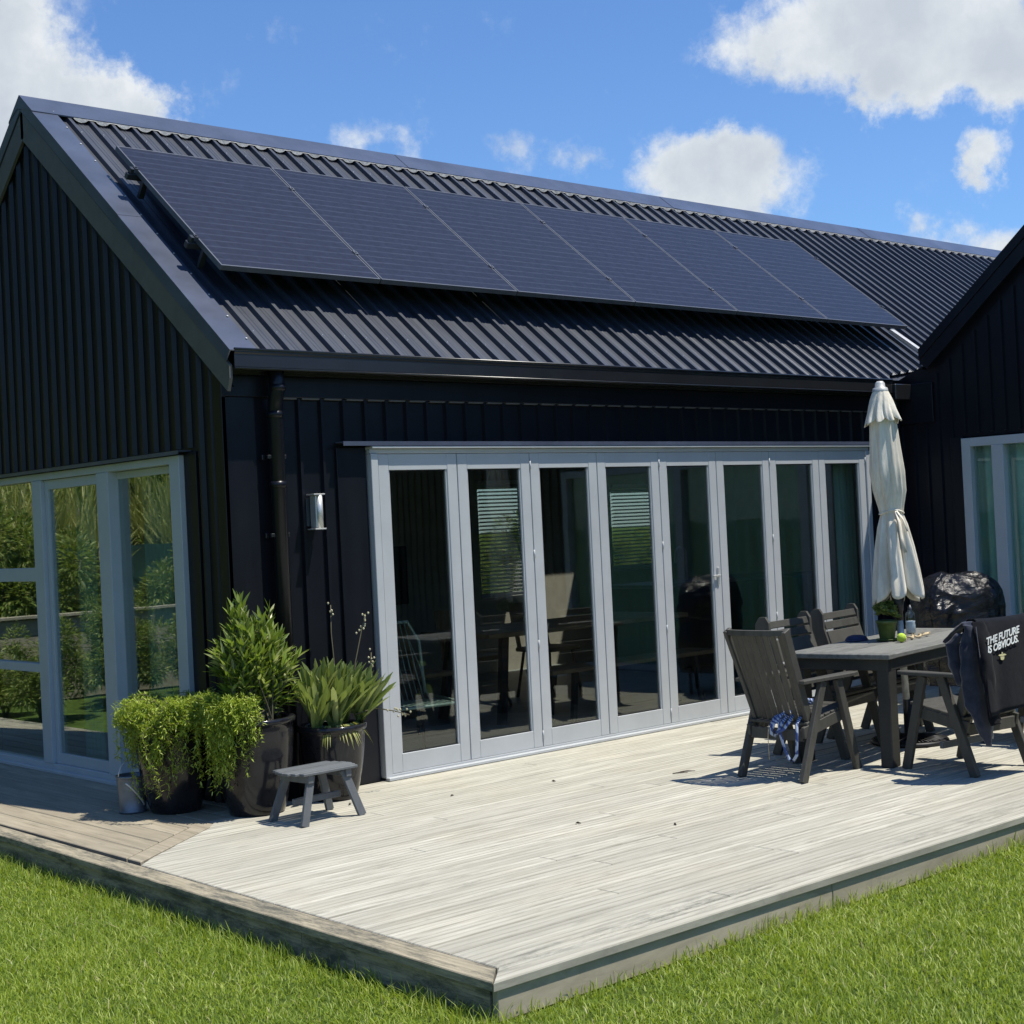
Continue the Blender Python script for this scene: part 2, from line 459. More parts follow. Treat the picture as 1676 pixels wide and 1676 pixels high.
# vinyl cover
m, nt, b = new_mat('black_vinyl')
o = nt.n('ShaderNodeTexCoord').outputs['Object']
h = nt.noise(nt.n('ShaderNodeMapping', ins={'Vector': o, 'Scale': (4, 6, 9)}).outputs[0], 1.3, 7, 0.62, 1.2)
setb(nt, b, col=(0.008, 0.008, 0.009), rough=0.20, spec=0.45, normal=bump(nt, h, 0.45, 0.06))
M['vinyl'] = m

# hoodie fleece
m, nt, b = new_mat('navy_fleece')
o = nt.n('ShaderNodeTexCoord').outputs['Object']
setb(nt, b, col=nt.ramp(nt.noise(o, 30.0, 5, 0.7), [(0.3, (0.004, 0.0045, 0.007)), (0.7, (0.008, 0.009, 0.013))]), rough=0.95, spec=0.08, sheen=0.08,
     normal=bump(nt, nt.noise(o, 14.0, 5, 0.6), 0.35, 0.01))
M['fleece'] = m
m, nt, b = new_mat('blue_denim_cotton')
o = nt.n('ShaderNodeTexCoord').outputs['Object']
setb(nt, b, col=nt.ramp(nt.noise(o, 16.0, 5, 0.7), [(0.3, (0.012, 0.015, 0.028)), (0.7, (0.036, 0.042, 0.066))]), rough=0.95, spec=0.15, sheen=0.3)
M['jacket'] = m


# ------------------------------------------------------------------ mesh tools
class MB:
    def __init__(self):
        self.v = []
        self.f = []
        self.sm = []

    def poly(self, pts, smooth=False):
        b = len(self.v)
        self.v += [tuple(p) for p in pts]
        self.f.append(tuple(range(b, b + len(pts))))
        self.sm.append(smooth)

    def faces(self, vs, fs, smooth=False):
        b = len(self.v)
        self.v += [tuple(p) for p in vs]
        for f in fs:
            self.f.append(tuple(b + i for i in f))
            self.sm.append(smooth)

    def box(self, x0, x1, y0, y1, z0, z1, bev=0.0):
        x0, x1 = min(x0, x1), max(x0, x1)
        y0, y1 = min(y0, y1), max(y0, y1)
        z0, z1 = min(z0, z1), max(z0, z1)
        self.obox(Vector(((x0 + x1) / 2, (y0 + y1) / 2, (z0 + z1) / 2)), Vector((1, 0, 0)), Vector((0, 1, 0)), Vector((0, 0, 1)), x1 - x0, y1 - y0, z1 - z0, bev)

    def obox(self, c, ax, ay, az, lx, ly, lz, bev=0.0):
        """oriented box; bev chamfers all edges"""
        hx, hy, hz = lx / 2, ly / 2, lz / 2
        b = min(bev, hx * 0.8, hy * 0.8, hz * 0.8)
        P = lambda x, y, z: tuple(c + ax * x + ay * y + az * z)
        if b <= 0:
            vs = [P(sx * hx, sy * hy, sz * hz) for sx in (-1, 1) for sy in (-1, 1) for sz in (-1, 1)]
            self.faces(vs, [(0, 1, 3, 2), (4, 6, 7, 5), (0, 4, 5, 1), (2, 3, 7, 6), (0, 2, 6, 4), (1, 5, 7, 3)])
            return
        vs = []
        idx = {}
        for sx in (-1, 1):
            for sy in (-1, 1):
                for sz in (-1, 1):
                    for k in range(3):
                        q = [sx * (hx - b), sy * (hy - b), sz * (hz - b)]
                        q[k] = (sx * hx, sy * hy, sz * hz)[k]
                        idx[(sx, sy, sz, k)] = len(vs)
                        vs.append(P(*q))
        fs = []
        for s in (-1, 1):
            fs.append([idx[(s, a, c_, 0)] for a, c_ in ((-1, -1), (1, -1), (1, 1), (-1, 1))][::s])
            fs.append([idx[(a, s, c_, 1)] for a, c_ in ((-1, -1), (1, -1), (1, 1), (-1, 1))][::-s])
            fs.append([idx[(a, c_, s, 2)] for a, c_ in ((-1, -1), (1, -1), (1, 1), (-1, 1))][::s])
        for s in (-1, 1):
            for t in (-1, 1):
                fs.append([idx[(s, t, -1, 0)], idx[(s, t, -1, 1)], idx[(s, t, 1, 1)], idx[(s, t, 1, 0)]][::-s * t])
                fs.append([idx[(s, -1, t, 0)], idx[(s, -1, t, 2)], idx[(s, 1, t, 2)], idx[(s, 1, t, 0)]][::s * t])
                fs.append([idx[(-1, s, t, 1)], idx[(-1, s, t, 2)], idx[(1, s, t, 2)], idx[(1, s, t, 1)]][::-s * t])
                for u in (-1, 1):
                    fs.append([idx[(s, t, u, 0)], idx[(s, t, u, 1)], idx[(s, t, u, 2)]][::s * t * u])
        self.faces(vs, [tuple(f) for f in fs])

    def bar(self, p, q, w, t, side=None, bev=0.0):
        """plank from p to q; w measured along 'side', t across"""
        p = Vector(p); q = Vector(q)
        d = q - p
        L = d.length
        d.normalize()
        side = Vector(side) if side is not None else Vector((0, 1, 0))
        s = (side - d * side.dot(d)).normalized()
        n = d.cross(s)
        self.obox((p + q) / 2, d, s, n, L, w, t, bev)

    def tube(self, pts, r, n=10, caps=True, smooth=True):
        pts = [Vector(p) for p in pts]
        rs = r if hasattr(r, '__len__') else [r] * len(pts)
        rings = []
        prev = None
        for i, p in enumerate(pts):
            if i == 0: d = pts[1] - p
            elif i == len(pts) - 1: d = p - pts[i - 1]
            else: d = pts[i + 1] - pts[i - 1]
            d.normalize()
            if prev is None:
                a = Vector((0, 0, 1)) if abs(d.z) < 0.9 else Vector((1, 0, 0))
                s = (a - d * a.dot(d)).normalized()
            else:
                s = (prev - d * prev.dot(d)).normalized()
            prev = s
            t = d.cross(s)
            rings.append([tuple(p + s * (rs[i] * math.cos(2 * PI * k / n)) + t * (rs[i] * math.sin(2 * PI * k / n))) for k in range(n)])
        vs = [v for rg in rings for v in rg]
        fs = []
        for i in range(len(rings) - 1):
            for k in range(n):
                fs.append((i * n + k, i * n + (k + 1) % n, (i + 1) * n + (k + 1) % n, (i + 1) * n + k))
        self.faces(vs, fs, smooth)
        if caps:
            self.poly(rings[0][::-1]); self.poly(rings[-1])

    def lathe(self, c, prof, n=40, smooth=True, ax=None, wob=None):
        c = Vector(c)
        vs = []
        for (r, z) in prof:
            for k in range(n):
                a = 2 * PI * k / n
                rr = r * (wob(a, z) if wob else 1)
                vs.append((c.x + rr * math.cos(a), c.y + rr * math.sin(a), c.z + z))
        fs = []
        for i in range(len(prof) - 1):
            for k in range(n):
                fs.append((i * n + k, i * n + (k + 1) % n, (i + 1) * n + (k + 1) % n, (i + 1) * n + k))
        self.faces(vs, fs, smooth)

    def sweep(self, prof, p0, p1, U, V, caps=True, close=True):
        """extrude a closed 2-D profile (u,v) in axes U,V from p0 to p1"""
        U = Vector(U); V = Vector(V); p0 = Vector(p0); p1 = Vector(p1)
        n = len(prof)
        a = [tuple(p0 + U * u + V * v) for u, v in prof]
        b_ = [tuple(p1 + U * u + V * v) for u, v in prof]
        m_ = n if close else n - 1
        self.faces(a + b_, [(i, (i + 1) % n, n + (i + 1) % n, n + i) for i in range(m_)])
        if caps and close:
            self.poly(a[::-1]); self.poly(b_)

    def build(self, name, mat, parent=None, origin=None):
        me = bpy.data.meshes.new(name)
        vs = self.v
        o = None
        if origin is not None:
            o = Vector(origin)
            vs = [(x - o.x, y - o.y, z - o.z) for x, y, z in vs]
        me.from_pydata(vs, [], self.f)
        me.polygons.foreach_set('use_smooth', self.sm)
        me.update()
        import bmesh
        bm = bmesh.new(); bm.from_mesh(me)
        bmesh.ops.remove_doubles(bm, verts=bm.verts, dist=1e-5) if len(self.v) < 60000 and any(self.sm) else None
        bmesh.ops.recalc_face_normals(bm, faces=bm.faces)
        bm.to_mesh(me); bm.free()
        me.materials.append(mat)
        ob = bpy.data.objects.new(name, me)
        COL.objects.link(ob)
        if o is not None: ob.location = o
        if parent is not None: ob.parent = parent
        return ob


def np_mesh(name, verts, faces, mat, parent=None, smooth=True):
    """verts (n,3), faces (m,k) numpy"""
    me = bpy.data.meshes.new(name)
    verts = np.asarray(verts, np.float32); faces = np.asarray(faces, np.int32)
    nf, k = faces.shape
    me.vertices.add(len(verts)); me.vertices.foreach_set('co', verts.ravel())
    me.loops.add(nf * k); me.loops.foreach_set('vertex_index', faces.ravel())
    me.polygons.add(nf)
    me.polygons.foreach_set('loop_start', np.arange(0, nf * k, k, dtype=np.int32))
    me.polygons.foreach_set('loop_total', np.full(nf, k, np.int32))
    me.polygons.foreach_set('use_smooth', np.full(nf, smooth))
    me.update(calc_edges=True)
    me.materials.append(mat)
    ob = bpy.data.objects.new(name, me)
    COL.objects.link(ob)
    if parent is not None: ob.parent = parent
    return ob


def leaves(name, P, D, L, Wd, mat, parent=None, curve=0.25, fold=0.25, seg=3, shape='lance'):
    """many leaves at once. P base points, D directions, L lengths, Wd widths."""
    P = np.asarray(P, float); D = np.asarray(D, float)
    D = D / np.linalg.norm(D, axis=1, keepdims=True)
    n = len(P)
    L = np.broadcast_to(L, (n,)); Wd = np.broadcast_to(Wd, (n,))
    rv = rng.normal(size=(n, 3))
    up = np.tile([0, 0, 1.0], (n, 1)) + 0.35 * rv
    Sd = np.cross(D, up); Sd /= np.linalg.norm(Sd, axis=1, keepdims=True) + 1e-9
    N = np.cross(Sd, D)
    ts = np.linspace(0, 1, seg + 1)
    prof = {'lance': lambda t: (0.25 + 0.75 * np.sin(PI * min(1, t * 1.0 + 0.12) ** 0.8)) if t < 1 else 0.04,
            'blade': lambda t: (1 - t) ** 0.6 + 0.03,
            'paddle': lambda t: (0.45 + 0.65 * math.sin(PI * (0.15 + 0.75 * t))) if t < 1 else 0.10}[shape]
    cols = []
    for t in ts:
        w = prof(t)
        cen = P + D * (L * t)[:, None] - np.array([0, 0, 1.0]) * (L * curve * t * t)[:, None]
        hw = (Wd * w / 2)[:, None]
        cols.append(cen - Sd * hw + N * hw * fold)
        cols.append(cen)
        cols.append(cen + Sd * hw + N * hw * fold)
    V = np.stack(cols, 1)               # n, 3*(seg+1), 3
    k = 3 * (seg + 1)
    base = (np.arange(n) * k)[:, None]
    fs = []
    for i in range(seg):
        a = i * 3
        fs.append(np.stack([base[:, 0] + a, base[:, 0] + a + 1, base[:, 0] + a + 4, base[:, 0] + a + 3], 1))
        fs.append(np.stack([base[:, 0] + a + 1, base[:, 0] + a + 2, base[:, 0] + a + 5, base[:, 0] + a + 4], 1))
    return np_mesh(name, V.reshape(-1, 3), np.concatenate(fs), mat, parent)


def tag(o, label=None, cat=None, group=None, kind=None):
    if label: o['label'] = label
    if cat: o['category'] = cat
    if group: o['group'] = group
    if kind: o['kind'] = kind
    return o


def empty(name, loc=(0, 0, 0), rz=0.0, label=None, cat=None, group=None, kind=None):
    o = bpy.data.objects.new(name, None)
    COL.objects.link(o)
    o.empty_display_size = 0.1
    o.location = loc
    o.rotation_euler = (0, 0, rz)
    return tag(o, label, cat, group, kind)


def copy_tree(o, parent=None):
    c = o.copy()
    COL.objects.link(c)
    c.parent = parent
    for ch in list(o.children):
        copy_tree(ch, c)
    return c


X, Y, Z = Vector((1, 0, 0)), Vector((0, 1, 0)), Vector((0, 0, 1))

# ================================================================== GROUND
GZ = -0.155
g = MB()
n = 60
ext = 300
g.poly([(-ext, -ext, GZ), (ext, -ext, GZ), (ext, ext, GZ), (-ext, ext, GZ)])
ground = tag(g.build('ground', M['lawn']), kind='structure')

# ================================================================== HOUSE
A = math.atan2(4.884 - 2.736, 2.685)
CA, SA = math.cos(A), math.sin(A)
EV = 0.20            # eave line y = -EV
HE = 2.736
RL = 2.685 / CA      # slope length
YR = 2.485
HR = 4.884
OV = -0.0614         # verge x
HW = 4.97            # house depth
XE = 16.0
PR = 0.171
XW = 7.0             # wing gable plane
VW = 6.92


def rp(x, s, h=0.0):
    """point on the front roof slope: along x, s up the slope, h above it"""
    h -= 0.034
    return Vector((x, -EV + s * CA - h * SA, HE + s * SA + h * CA))


def rb(x, s, h=0.0):
    """point on the rear roof slope, s measured from the rear eave"""
    h -= 0.034
    return Vector((x, 2 * YR + EV - s * CA + h * SA, HE + s * SA + h * CA))


house = empty('house', (0, 0, 0), 0, 'black steel-clad barn house with gabled metal roof and silver-grey glazed doors', 'house')


def ribbed_wall(x0, x1, z0, z1, first, pitch, hole=None):
    """front wall facing -y at y=0 with narrow vertical ribs; pieces leave the door opening out"""
    b = MB()
    return b


# ---- front wall
DX0, DX1 = 1.0418, 6.526
b = MB()
for (x0, x1, z0, z1) in ((0.0, DX0 - 0.012, -0.03, 2.62), (DX1 + 0.012, XE, -0.03, 2.62), (DX0 - 0.012, DX1 + 0.012, 2.16, 2.62)):
    b.box(x0, x1, 0.0, 0.12, z0, z1)
for i in range(0, 40):
    x = 0.532 + i * PR
    if x > XW - 0.05: break
    z0 = 0.0
    if 0.84 < x < 6.62: z0 = 2.20
    # rib: little trapezoid
    b.sweep([(-0.018, 0.0), (-0.010, -0.024), (0.010, -0.024), (0.018, 0.0)], (x, 0.0, z0 + 0.003), (x, 0.0, 2.468), X, Y)
    # small swages in the pan
front_wall = b.build('wall', M['clad'], house)
# corner flashing, fascia band, reveal linings
b = MB()
b.box(-0.030, 0.20, -0.028, -0.001, 0.0, 2.47, 0.003)
b.box(0.80, DX0 - 0.013, -0.022, -0.001, 0.0, 2.16, 0.002)
b.box(DX1 + 0.013, 6.64, -0.022, -0.001, 0.0, 2.16, 0.002)
b.box(-0.030, XW - 0.01, -0.034, -0.001, 2.472, 2.600, 0.003)
b.build('wall_flashing', M['clad'], front_wall)
b = MB()
for i in range(-2, 38):
    x = 0.532 + i * PR
    if x + PR > XW - .1: break
    if x < 0.2: continue
    b.box(x + 0.020, x + PR - 0.020, -0.031, -0.003, 2.462, 2.4715, 0.001)
b.build('rib_closure', M['barge'], front_wall)

# ---- gable wall (faces -x at x=0), window opening y .45..3.7
GY0, GY1 = 0.4615, 3.72
b = MB()
def zr(y, off=0.0):
    """underside height of the roof at depth y"""
    return HE + ((y + EV) if y < YR else (2 * YR + EV - y)) * SA / CA - off
b.box(0, 0.12, 0.12, GY0, -0.03, 2.16)
b.box(0, 0.12, GY1, HW, -0.03, 2.16)
tri = [(0.0, 2.16), (HW, 2.16), (HW, zr(HW, 0.05)), (YR, zr(YR, 0.05)), (0.0, zr(0, 0.05))]
b.sweep(tri, (0.0, 0, 0), (0.12, 0, 0), Y, Z)
GP = 0.1426
y = 0.122
while y < HW - 0.04:
    z0 = 0.0 if (y < GY0 - 0.12 or y > GY1 + 0.1) else 2.19
    zt = zr(y, 0.12)
    b.sweep([(-0.026, 0.0), (-0.010, -0.026), (0.010, -0.026), (0.026, 0.0)], (0.0, y, z0), (0.0, y, zt), Y, X)
    y += GP
gable_wall = b.build('wall', M['clad'], house)
b = MB()
b.box(-0.031, -0.001, -0.028, 0.075, 0.0, 2.66, 0.003)
b.box(-0.026, -0.001, GY0 - 0.15, GY0 - 0.004, 0.0, 2.16, 0.002)
b.build('wall_flashing', M['clad'], gable_wall)
# ---- rear wall with two window openings, and far end wall
b = MB()
RW = [(6.10, 6.86, 0.80, 2.08), (8.20, 9.06, 1.00, 2.00)]
xs = 0.0
for (wx0, wx1, wz0, wz1) in RW:
    b.box(xs, wx0, HW - 0.12, HW, -0.03, 2.70)
    b.box(wx0, wx1, HW - 0.12, HW, -0.03, wz0)
    b.box(wx0, wx1, HW - 0.12, HW, wz1, 2.70)
    xs = wx1
b.box(xs, XE, HW - 0.12, HW, -0.03, 2.70)
b.box(XE, XE + 0.12, 0, HW, -0.03, 2.70)
b.build('wall', M['clad'], house)
# linings inside
b = MB()
b.box(0.125, XE - 0.01, 0.13, HW - 0.13, -0.028, -0.008)
b.build('interior_floor', M['floor_in'], house)
b = MB()
for (q0, q1) in ((0.125, 3.6), (4.9, 6.9), (8.2, XE - 0.01)): b.box(q0, q1, 0.122, HW - 0.122, 2.44, 2.47)
for (q0, q1) in ((3.6, 4.9), (6.9, 8.2)):  # ceiling gaps below the added roof openings, letting sun into the room
    b.box(q0, q1, 0.122, 2.9, 2.44, 2.47); b.box(q0, q1, 4.35, HW - 0.122, 2.44, 2.47)
xs = 0.125
for (wx0, wx1, wz0, wz1) in RW:
    b.box(xs, wx0, HW - 0.15, HW - 0.123, -0.008, 2.44)
    b.box(wx0, wx1, HW - 0.15, HW - 0.123, -0.008, wz0)
    b.box(wx0, wx1, HW - 0.15, HW - 0.123, wz1, 2.44)
    xs = wx1
b.box(xs, XE, HW - 0.15, HW - 0.123, -0.008, 2.44)
b.box(0.123, 0.15, 0.13, GY0, -0.008, 2.44)
b.box(0.123, 0.15, GY0, HW - .15, 2.17, 2.44)
b.box(10.5, 10.6, 0.13, HW - 0.15, -0.008, 2.44)
b.build('interior_lining', M['wall_in'], house)

# ---- roof
RIBX = 0.224


def roof_sheet(x0, x1, P, s_lo, s_hi, first, nseg=1):
    """pan and rib profile run up the slope"""
    pts = []          # (x,h)
    x = first
    while x > x0: x -= PR
    pts.append((x0, 0.0))
    while x < x1 + PR:
        for dx, h in ((-0.021, 0.0), (-0.015, 0.031), (0.011, 0.031), (0.021, 0.0), (0.064, 0.0), (0.069, 0.0028), (0.077, 0.0028), (0.082, 0.0), (0.093, 0.0), (0.098, 0.0028), (0.106, 0.0028), (0.111, 0.0)):
            if x0 < x + dx < x1: pts.append((x + dx, h))
        x += PR
    pts.append((x1, 0.0))
    vs = []
    for (px, h) in pts:
        vs.append(P(px, s_lo(px), h)); vs.append(P(px, s_hi(px), h))
    fs = [(2 * i, 2 * i + 2, 2 * i + 3, 2 * i + 1) for i in range(len(pts) - 1)]
    b = MB()
    b.faces(vs, fs)
    # underside so the sheet is solid to light
    us = []
    for (px, h) in pts:
        us.append(P(px, s_lo(px), -0.03)); us.append(P(px, s_hi(px), -0.03))
    b.faces([us[0], us[1], us[-1], us[-2]], [(0, 1, 2, 3)])
    return b


def s_lo(x):
    if x < 6.70: return 0.0
    if x < 6.87: return 0.13 * (x - 6.70) / 0.17
    if x < 7.45: return 0.13 + 0.115 * (x - 6.87) / 0.58
    return 0.245


roof = roof_sheet(OV + 0.19, XE, rp, s_lo, lambda x: RL - 0.03, RIBX).build('roof', M['roof'], house)
LIGHT_HOLES = [(3.6, 4.9), (6.9, 8.2)]      # unseen openings added to brighten the room (rear slope)
xs = OV + 0.19
for (k0, k1) in LIGHT_HOLES + [(XE, XE)]:
    roof_sheet(xs, k0, rb, lambda x: 0.0, lambda x: RL - 0.03, RIBX).build('rear_roof_slope', M['roof'], roof)
    if k1 > k0:
        roof_sheet(k0, k1, rb, lambda x: 0.0, lambda x: 0.75, RIBX).build('rear_roof_slope', M['roof'], roof)
        roof_sheet(k0, k1, rb, lambda x: 2.35, lambda x: RL - 0.03, RIBX).build('rear_roof_slope', M['roof'], roof)
    xs = k1
# roof cavity closer (ceiling side) so no light leaks
b = MB()
def slab(b, z0, z1, xa, xb, ya, yb):
    cuts = [xa, 3.6, 4.9, 6.9, 8.2, xb]  # bays with gaps under the added roof openings
    for i in range(5):
        if i in (1, 3):
            b.box(cuts[i], cuts[i + 1], ya, 2.9, z0, z1); b.box(cuts[i], cuts[i + 1], 4.35, yb, z0, z1)
        else:
            b.box(cuts[i], cuts[i + 1], ya, yb, z0, z1)
slab(b, 2.615, 2.625, 0.13, XE, 0.0, HW)
b.build('ceiling_slab', M['clad'], roof)
# verge flashing (flat, bluish, turned up at the inner edge)
b = MB()
vx1 = 0.150
for P in (rp, rb):
    prof = [(OV - 0.004, -0.045), (OV - 0.004, 0.034), (vx1 - 0.02, 0.036), (vx1, 0.004), (vx1 - 0.006, 0.001), (vx1 - 0.028, 0.026), (OV + 0.004, 0.026), (OV + 0.004, -0.045)]
    for s0, s1 in ((-0.01, 1.66), (1.655, RL - 0.002)):
        e = 0.0 if s0 < 0 else 0.002
        a_ = [P(x, s0, h + e) for x, h in prof]; c_ = [P(x, s1, h + e) for x, h in prof]
        k = len(prof)
        b.faces(a_ + c_, [(i, (i + 1) % k, k + (i + 1) % k, k + i) for i in range(k)])
        b.poly(a_[::-1]); b.poly(c_)
verge = b.build('verge_flashing', M['flash'], roof)
# screws on the verge flashing
for k in range(13):
    b = MB()
    c = rp(vx1 - 0.035, 0.12 + k * 0.26, 0.038)
    nrm = Vector((0, -SA, CA))
    b.tube([c, c + nrm * 0.006], 0.006, 8)
    b.build('roofing_screw', M['steel'], verge)
# ridge cap
b = MB()
RW_ = 0.245
h = 0.044
for P in (rp, rb):
    b.faces([P(OV - 0.006, RL - RW_, h), P(XE, RL - RW_, h), P(XE, RL + (h - 0.034) * SA / CA, h), P(OV - 0.006, RL + (h - 0.034) * SA / CA, h)], [(0, 1, 2, 3)])
    b.faces([P(OV - 0.006, RL - RW_, h), P(XE, RL - RW_, h), P(XE, RL - RW_ - 0.004, h - 0.009), P(OV - 0.006, RL - RW_ - 0.004, h - 0.009)], [(0, 1, 2, 3)])
for k in range(1, 5):        # lap joints
    x = -0.06 + k * 3.4
    b.faces([rp(x, RL - RW_ - 0.003, h + 0.003), rp(x + 0.10, RL - RW_ - 0.003, h + 0.003), rp(x + 0.10, RL, h + 0.003), rp(x, RL, h + 0.003)], [(0, 1, 2, 3)])
b.faces([rp(OV - 0.008, RL - RW_, h), rp(OV - 0.008, RL + (h - 0.034) * SA / CA, h), rb(OV - 0.008, RL - RW_, h), rp(OV - 0.008, RL - 0.02, -0.05)], [(0, 1, 2, 3)])
b.build('ridge_cap', M['flash'], roof)
# scalloped lower edge of the ridge cap between ribs, sunlight painted as pale colour
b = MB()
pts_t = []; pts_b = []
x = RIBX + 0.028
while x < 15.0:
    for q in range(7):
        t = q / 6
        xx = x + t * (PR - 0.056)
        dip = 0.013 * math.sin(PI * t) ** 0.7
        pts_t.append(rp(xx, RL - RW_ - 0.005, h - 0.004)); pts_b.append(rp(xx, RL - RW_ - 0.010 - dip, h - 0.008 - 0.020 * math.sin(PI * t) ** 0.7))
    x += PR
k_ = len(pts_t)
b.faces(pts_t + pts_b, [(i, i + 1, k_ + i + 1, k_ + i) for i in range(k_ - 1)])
b.build('sunlit_cap_edge', M['sunlit_edge'], roof)

b = MB()
x = RIBX - 0.002
while x < 13.5:
    for s_ in (0.22, 2.95):
        if x > 6.7 and s_ < 0.4: continue
        for P_ in (rp,):
            c = P_(x, s_ + 0.01 * math.sin(x * 37), 0.031)
            b.lathe(c, [(0.006, -0.004), (0.0055, 0.003), (0.003, 0.005)], 6)
    x += PR
tag(b.build('roofing_screws', M['galv'], roof), kind='stuff')

# barge board on gable rake (front and rear), fascia below flashing
b = MB()
for sgn, P in ((1, rp), (-1, rb)):
    def q(s, dz): 
        p = P(0, s); return (p.y, p.z + dz)
    ylo = q(-0.012, 0)
    prof = [q(0.0, -0.066), q(RL, -0.066), q(RL, -0.272), q(0.04, -0.245), q(0.0, -0.145)]
    b.sweep(prof, (OV + 0.004, 0, 0), (OV + 0.026, 0, 0), Y, Z)
b.build('barge_board', M['barge'], house)
b = MB()
for sgn, P in ((1, rp), (-1, rb)):     # soffit lining + end return
    a0 = P(0, 0.05); a1 = P(0, RL - 0.02)
    for dz0, dz1 in ((-0.235, -0.225),):
        prof = [(a0.y, a0.z + dz0), (a1.y, a1.z + dz0), (a1.y, a1.z + dz1), (a0.y, a0.z + dz1)]
        b.sweep(prof, (OV + 0.027, 0, 0), (-0.001, 0, 0), Y, Z)
b.build('soffit', M['clad'], house)

# ---- gutter along the eave
b = MB()
gp = [(-0.0, 0.0), (0.0, -0.020), (0.006, -0.030), (0.004, -0.105), (0.012, -0.118), (0.125, -0.118), (0.125, 0.0), (0.118, 0.0), (0.118, -0.108), (0.016, -0.108), (0.012, -0.030), (0.010, 0.0)]
b.sweep(gp, (OV + 0.03, -EV - 0.006, HE + 0.002), (6.72, -EV - 0.006, HE + 0.002), Y, Z)
b.tube([(OV + 0.03, -EV - 0.003, HE), (6.72, -EV - 0.003, HE)], 0.009, 8)
b.tube([(OV + 0.03, -EV - 0.000, HE - 0.112), (6.72, -EV - 0.000, HE - 0.112)], 0.007, 8)
b.poly([(6.72, -EV, HE), (6.72, -EV + .12, HE), (6.72, -EV + .12, HE - .118), (6.72, -EV, HE - .118)])
b.box(OV + 0.027, 6.71, -0.078, -0.036, 2.602, 2.76)      # fascia behind
gut = b.build('gutter', M['gutter'], house)

# ---- downpipe with offset at the top
def downpipe(x, zt, yy=-0.080):
    b = MB()
    b.tube([(x, -0.125, zt), (x, -0.125, 2.50), (x + 0.003, -0.095, 2.43), (x + 0.008, yy, 2.38), (x + 0.006, yy, 0.0)], 0.047, 20)
    for z in (2.52, 2.36, 1.93):
        yq = -0.125 if z > 2.5 else yy
        b.tube([(x + .005, yq, z - 0.02), (x + .005, yq, z + 0.02)], 0.052, 20)
    d = b.build('downpipe', M['clad'], house)
    for z in (2.10, 1.62, 0.9):
        b = MB()
        b.box(x - 0.065, x + 0.070, yy - 0.012, yy + 0.012, z - 0.012, z + 0.012, 0.003)
        b.box(x - 0.075, x - 0.055, -0.045, -0.028, z - 0.016, z + 0.016, 0.003)
        b.box(x + 0.055, x + 0.075, -0.045, -0.028, z - 0.016, z + 0.016, 0.003)
        b.build('pipe_bracket', M['gutter'], d)


downpipe(0.305, 2.66)

# ---- bifold doors
L0, PW = 1.1018, 0.6705
b = MB()
b.box(DX0, L0 - 0.004, -0.060, 0.05, 0.0, 2.118, 0.003)
b.box(L0 + 8 * PW + 0.004, DX1, -0.060, 0.05, 0.0, 2.118, 0.003)
b.box(DX0, DX1, -0.052, 0.06, 2.119, 2.150, 0.003)
b.box(DX0 - 0.004, DX1 + 0.004, -0.085, 0.0, 2.151, 2.166, 0.003)
b.box(DX0, DX1, -0.095, 0.06, -0.004 + 0.006, 0.022, 0.003)
b.box(L0 - 0.003, L0 + 8 * PW + 0.003, -0.050, -0.030, 0.0225, 0.036, 0.002)
b.build('door_frame', M['frame'], house)
b = MB()
b.box(0.81, 6.62, -0.085, 0.0, 2.188, 2.196, 0.0)
b.box(0.81, 6.62, -0.088, -0.084, 2.168, 2.196, 0.0)
hf = b.build('head_flashing', M['flash'], house)

glass_bm = {}


def door_panel(i):
    x0 = L0 + i * PW + 0.003
    x1 = L0 + (i + 1) * PW - 0.003
    st = 0.085
    z0, z1 = 0.038, 2.116
    gz0, gz1 = 0.157, 2.010
    b = MB()
    y0, y1 = -0.048, -0.005
    b.box(x0, x0 + st, y0, y1, z0, z1, 0.003)
    b.box(x1 - st, x1, y0, y1, z0, z1, 0.003)
    b.box(x0 + st + 0.0004, x1 - st - 0.0004, y0 + 0.0012, y1, z0, gz0, 0.002)
    b.box(x0 + st + 0.0004, x1 - st - 0.0004, y0 + 0.0012, y1, gz1, z1, 0.002)
    # glazing beads
    for (a0, a1, c0, c1) in ((x0 + st, x0 + st + 0.010, gz0, gz1), (x1 - st - 0.010, x1 - st, gz0, gz1)):
        b.box(a0 + .0002, a1, y0 + 0.008, y0 + 0.020, c0 + .0004, c1 - .0004)
    d = b.build('door_panel', M['frame'], house)
    b = MB()
    b.box(x0 + st - 0.002, x1 - st + 0.002, y0 + 0.021, y0 + 0.027, gz0 - 0.004, gz1 + 0.004)
    b.build('glass', M['glass'], d)
    b = MB()
    b.box(x0 + st + 0.0105, x1 - st - 0.0105, y0 + 0.012, y0 + 0.020, gz0 + 0.0006, gz0 + 0.007)
    b.box(x0 + st + 0.0105, x1 - st - 0.0105, y0 + 0.012, y0 + 0.020, gz1 - 0.007, gz1 - 0.0006)
    # stripe seal between panels
    b.box(x1 + 0.0005, x1 + 0.0055, -0.040, -0.006, z0, z1)
    b.build('door_seal', M['seal'], d)
    if i % 2 == 1:
        for z in (0.12, 0.76, 1.40, 2.03):
            b = MB()
            b.tube([(x1 + 0.003, y0 - 0.003, z - 0.030), (x1 + 0.003, y0 - 0.003, z + 0.030)], 0.0055, 8)
            b.build('hinge', M['frame'], d)
    if i == 4:
        b = MB()
        b.box(x1 - 0.052, x1 - 0.032, y0 - 0.012, y0 - 0.0005, 1.06, 1.20, 0.003)
        b.box(x1 - 0.120, x1 - 0.036, y0 - 0.030, y0 - 0.0125, 1.124, 1.140, 0.003)
        b.build('handle', M['steel'], d)
    return d


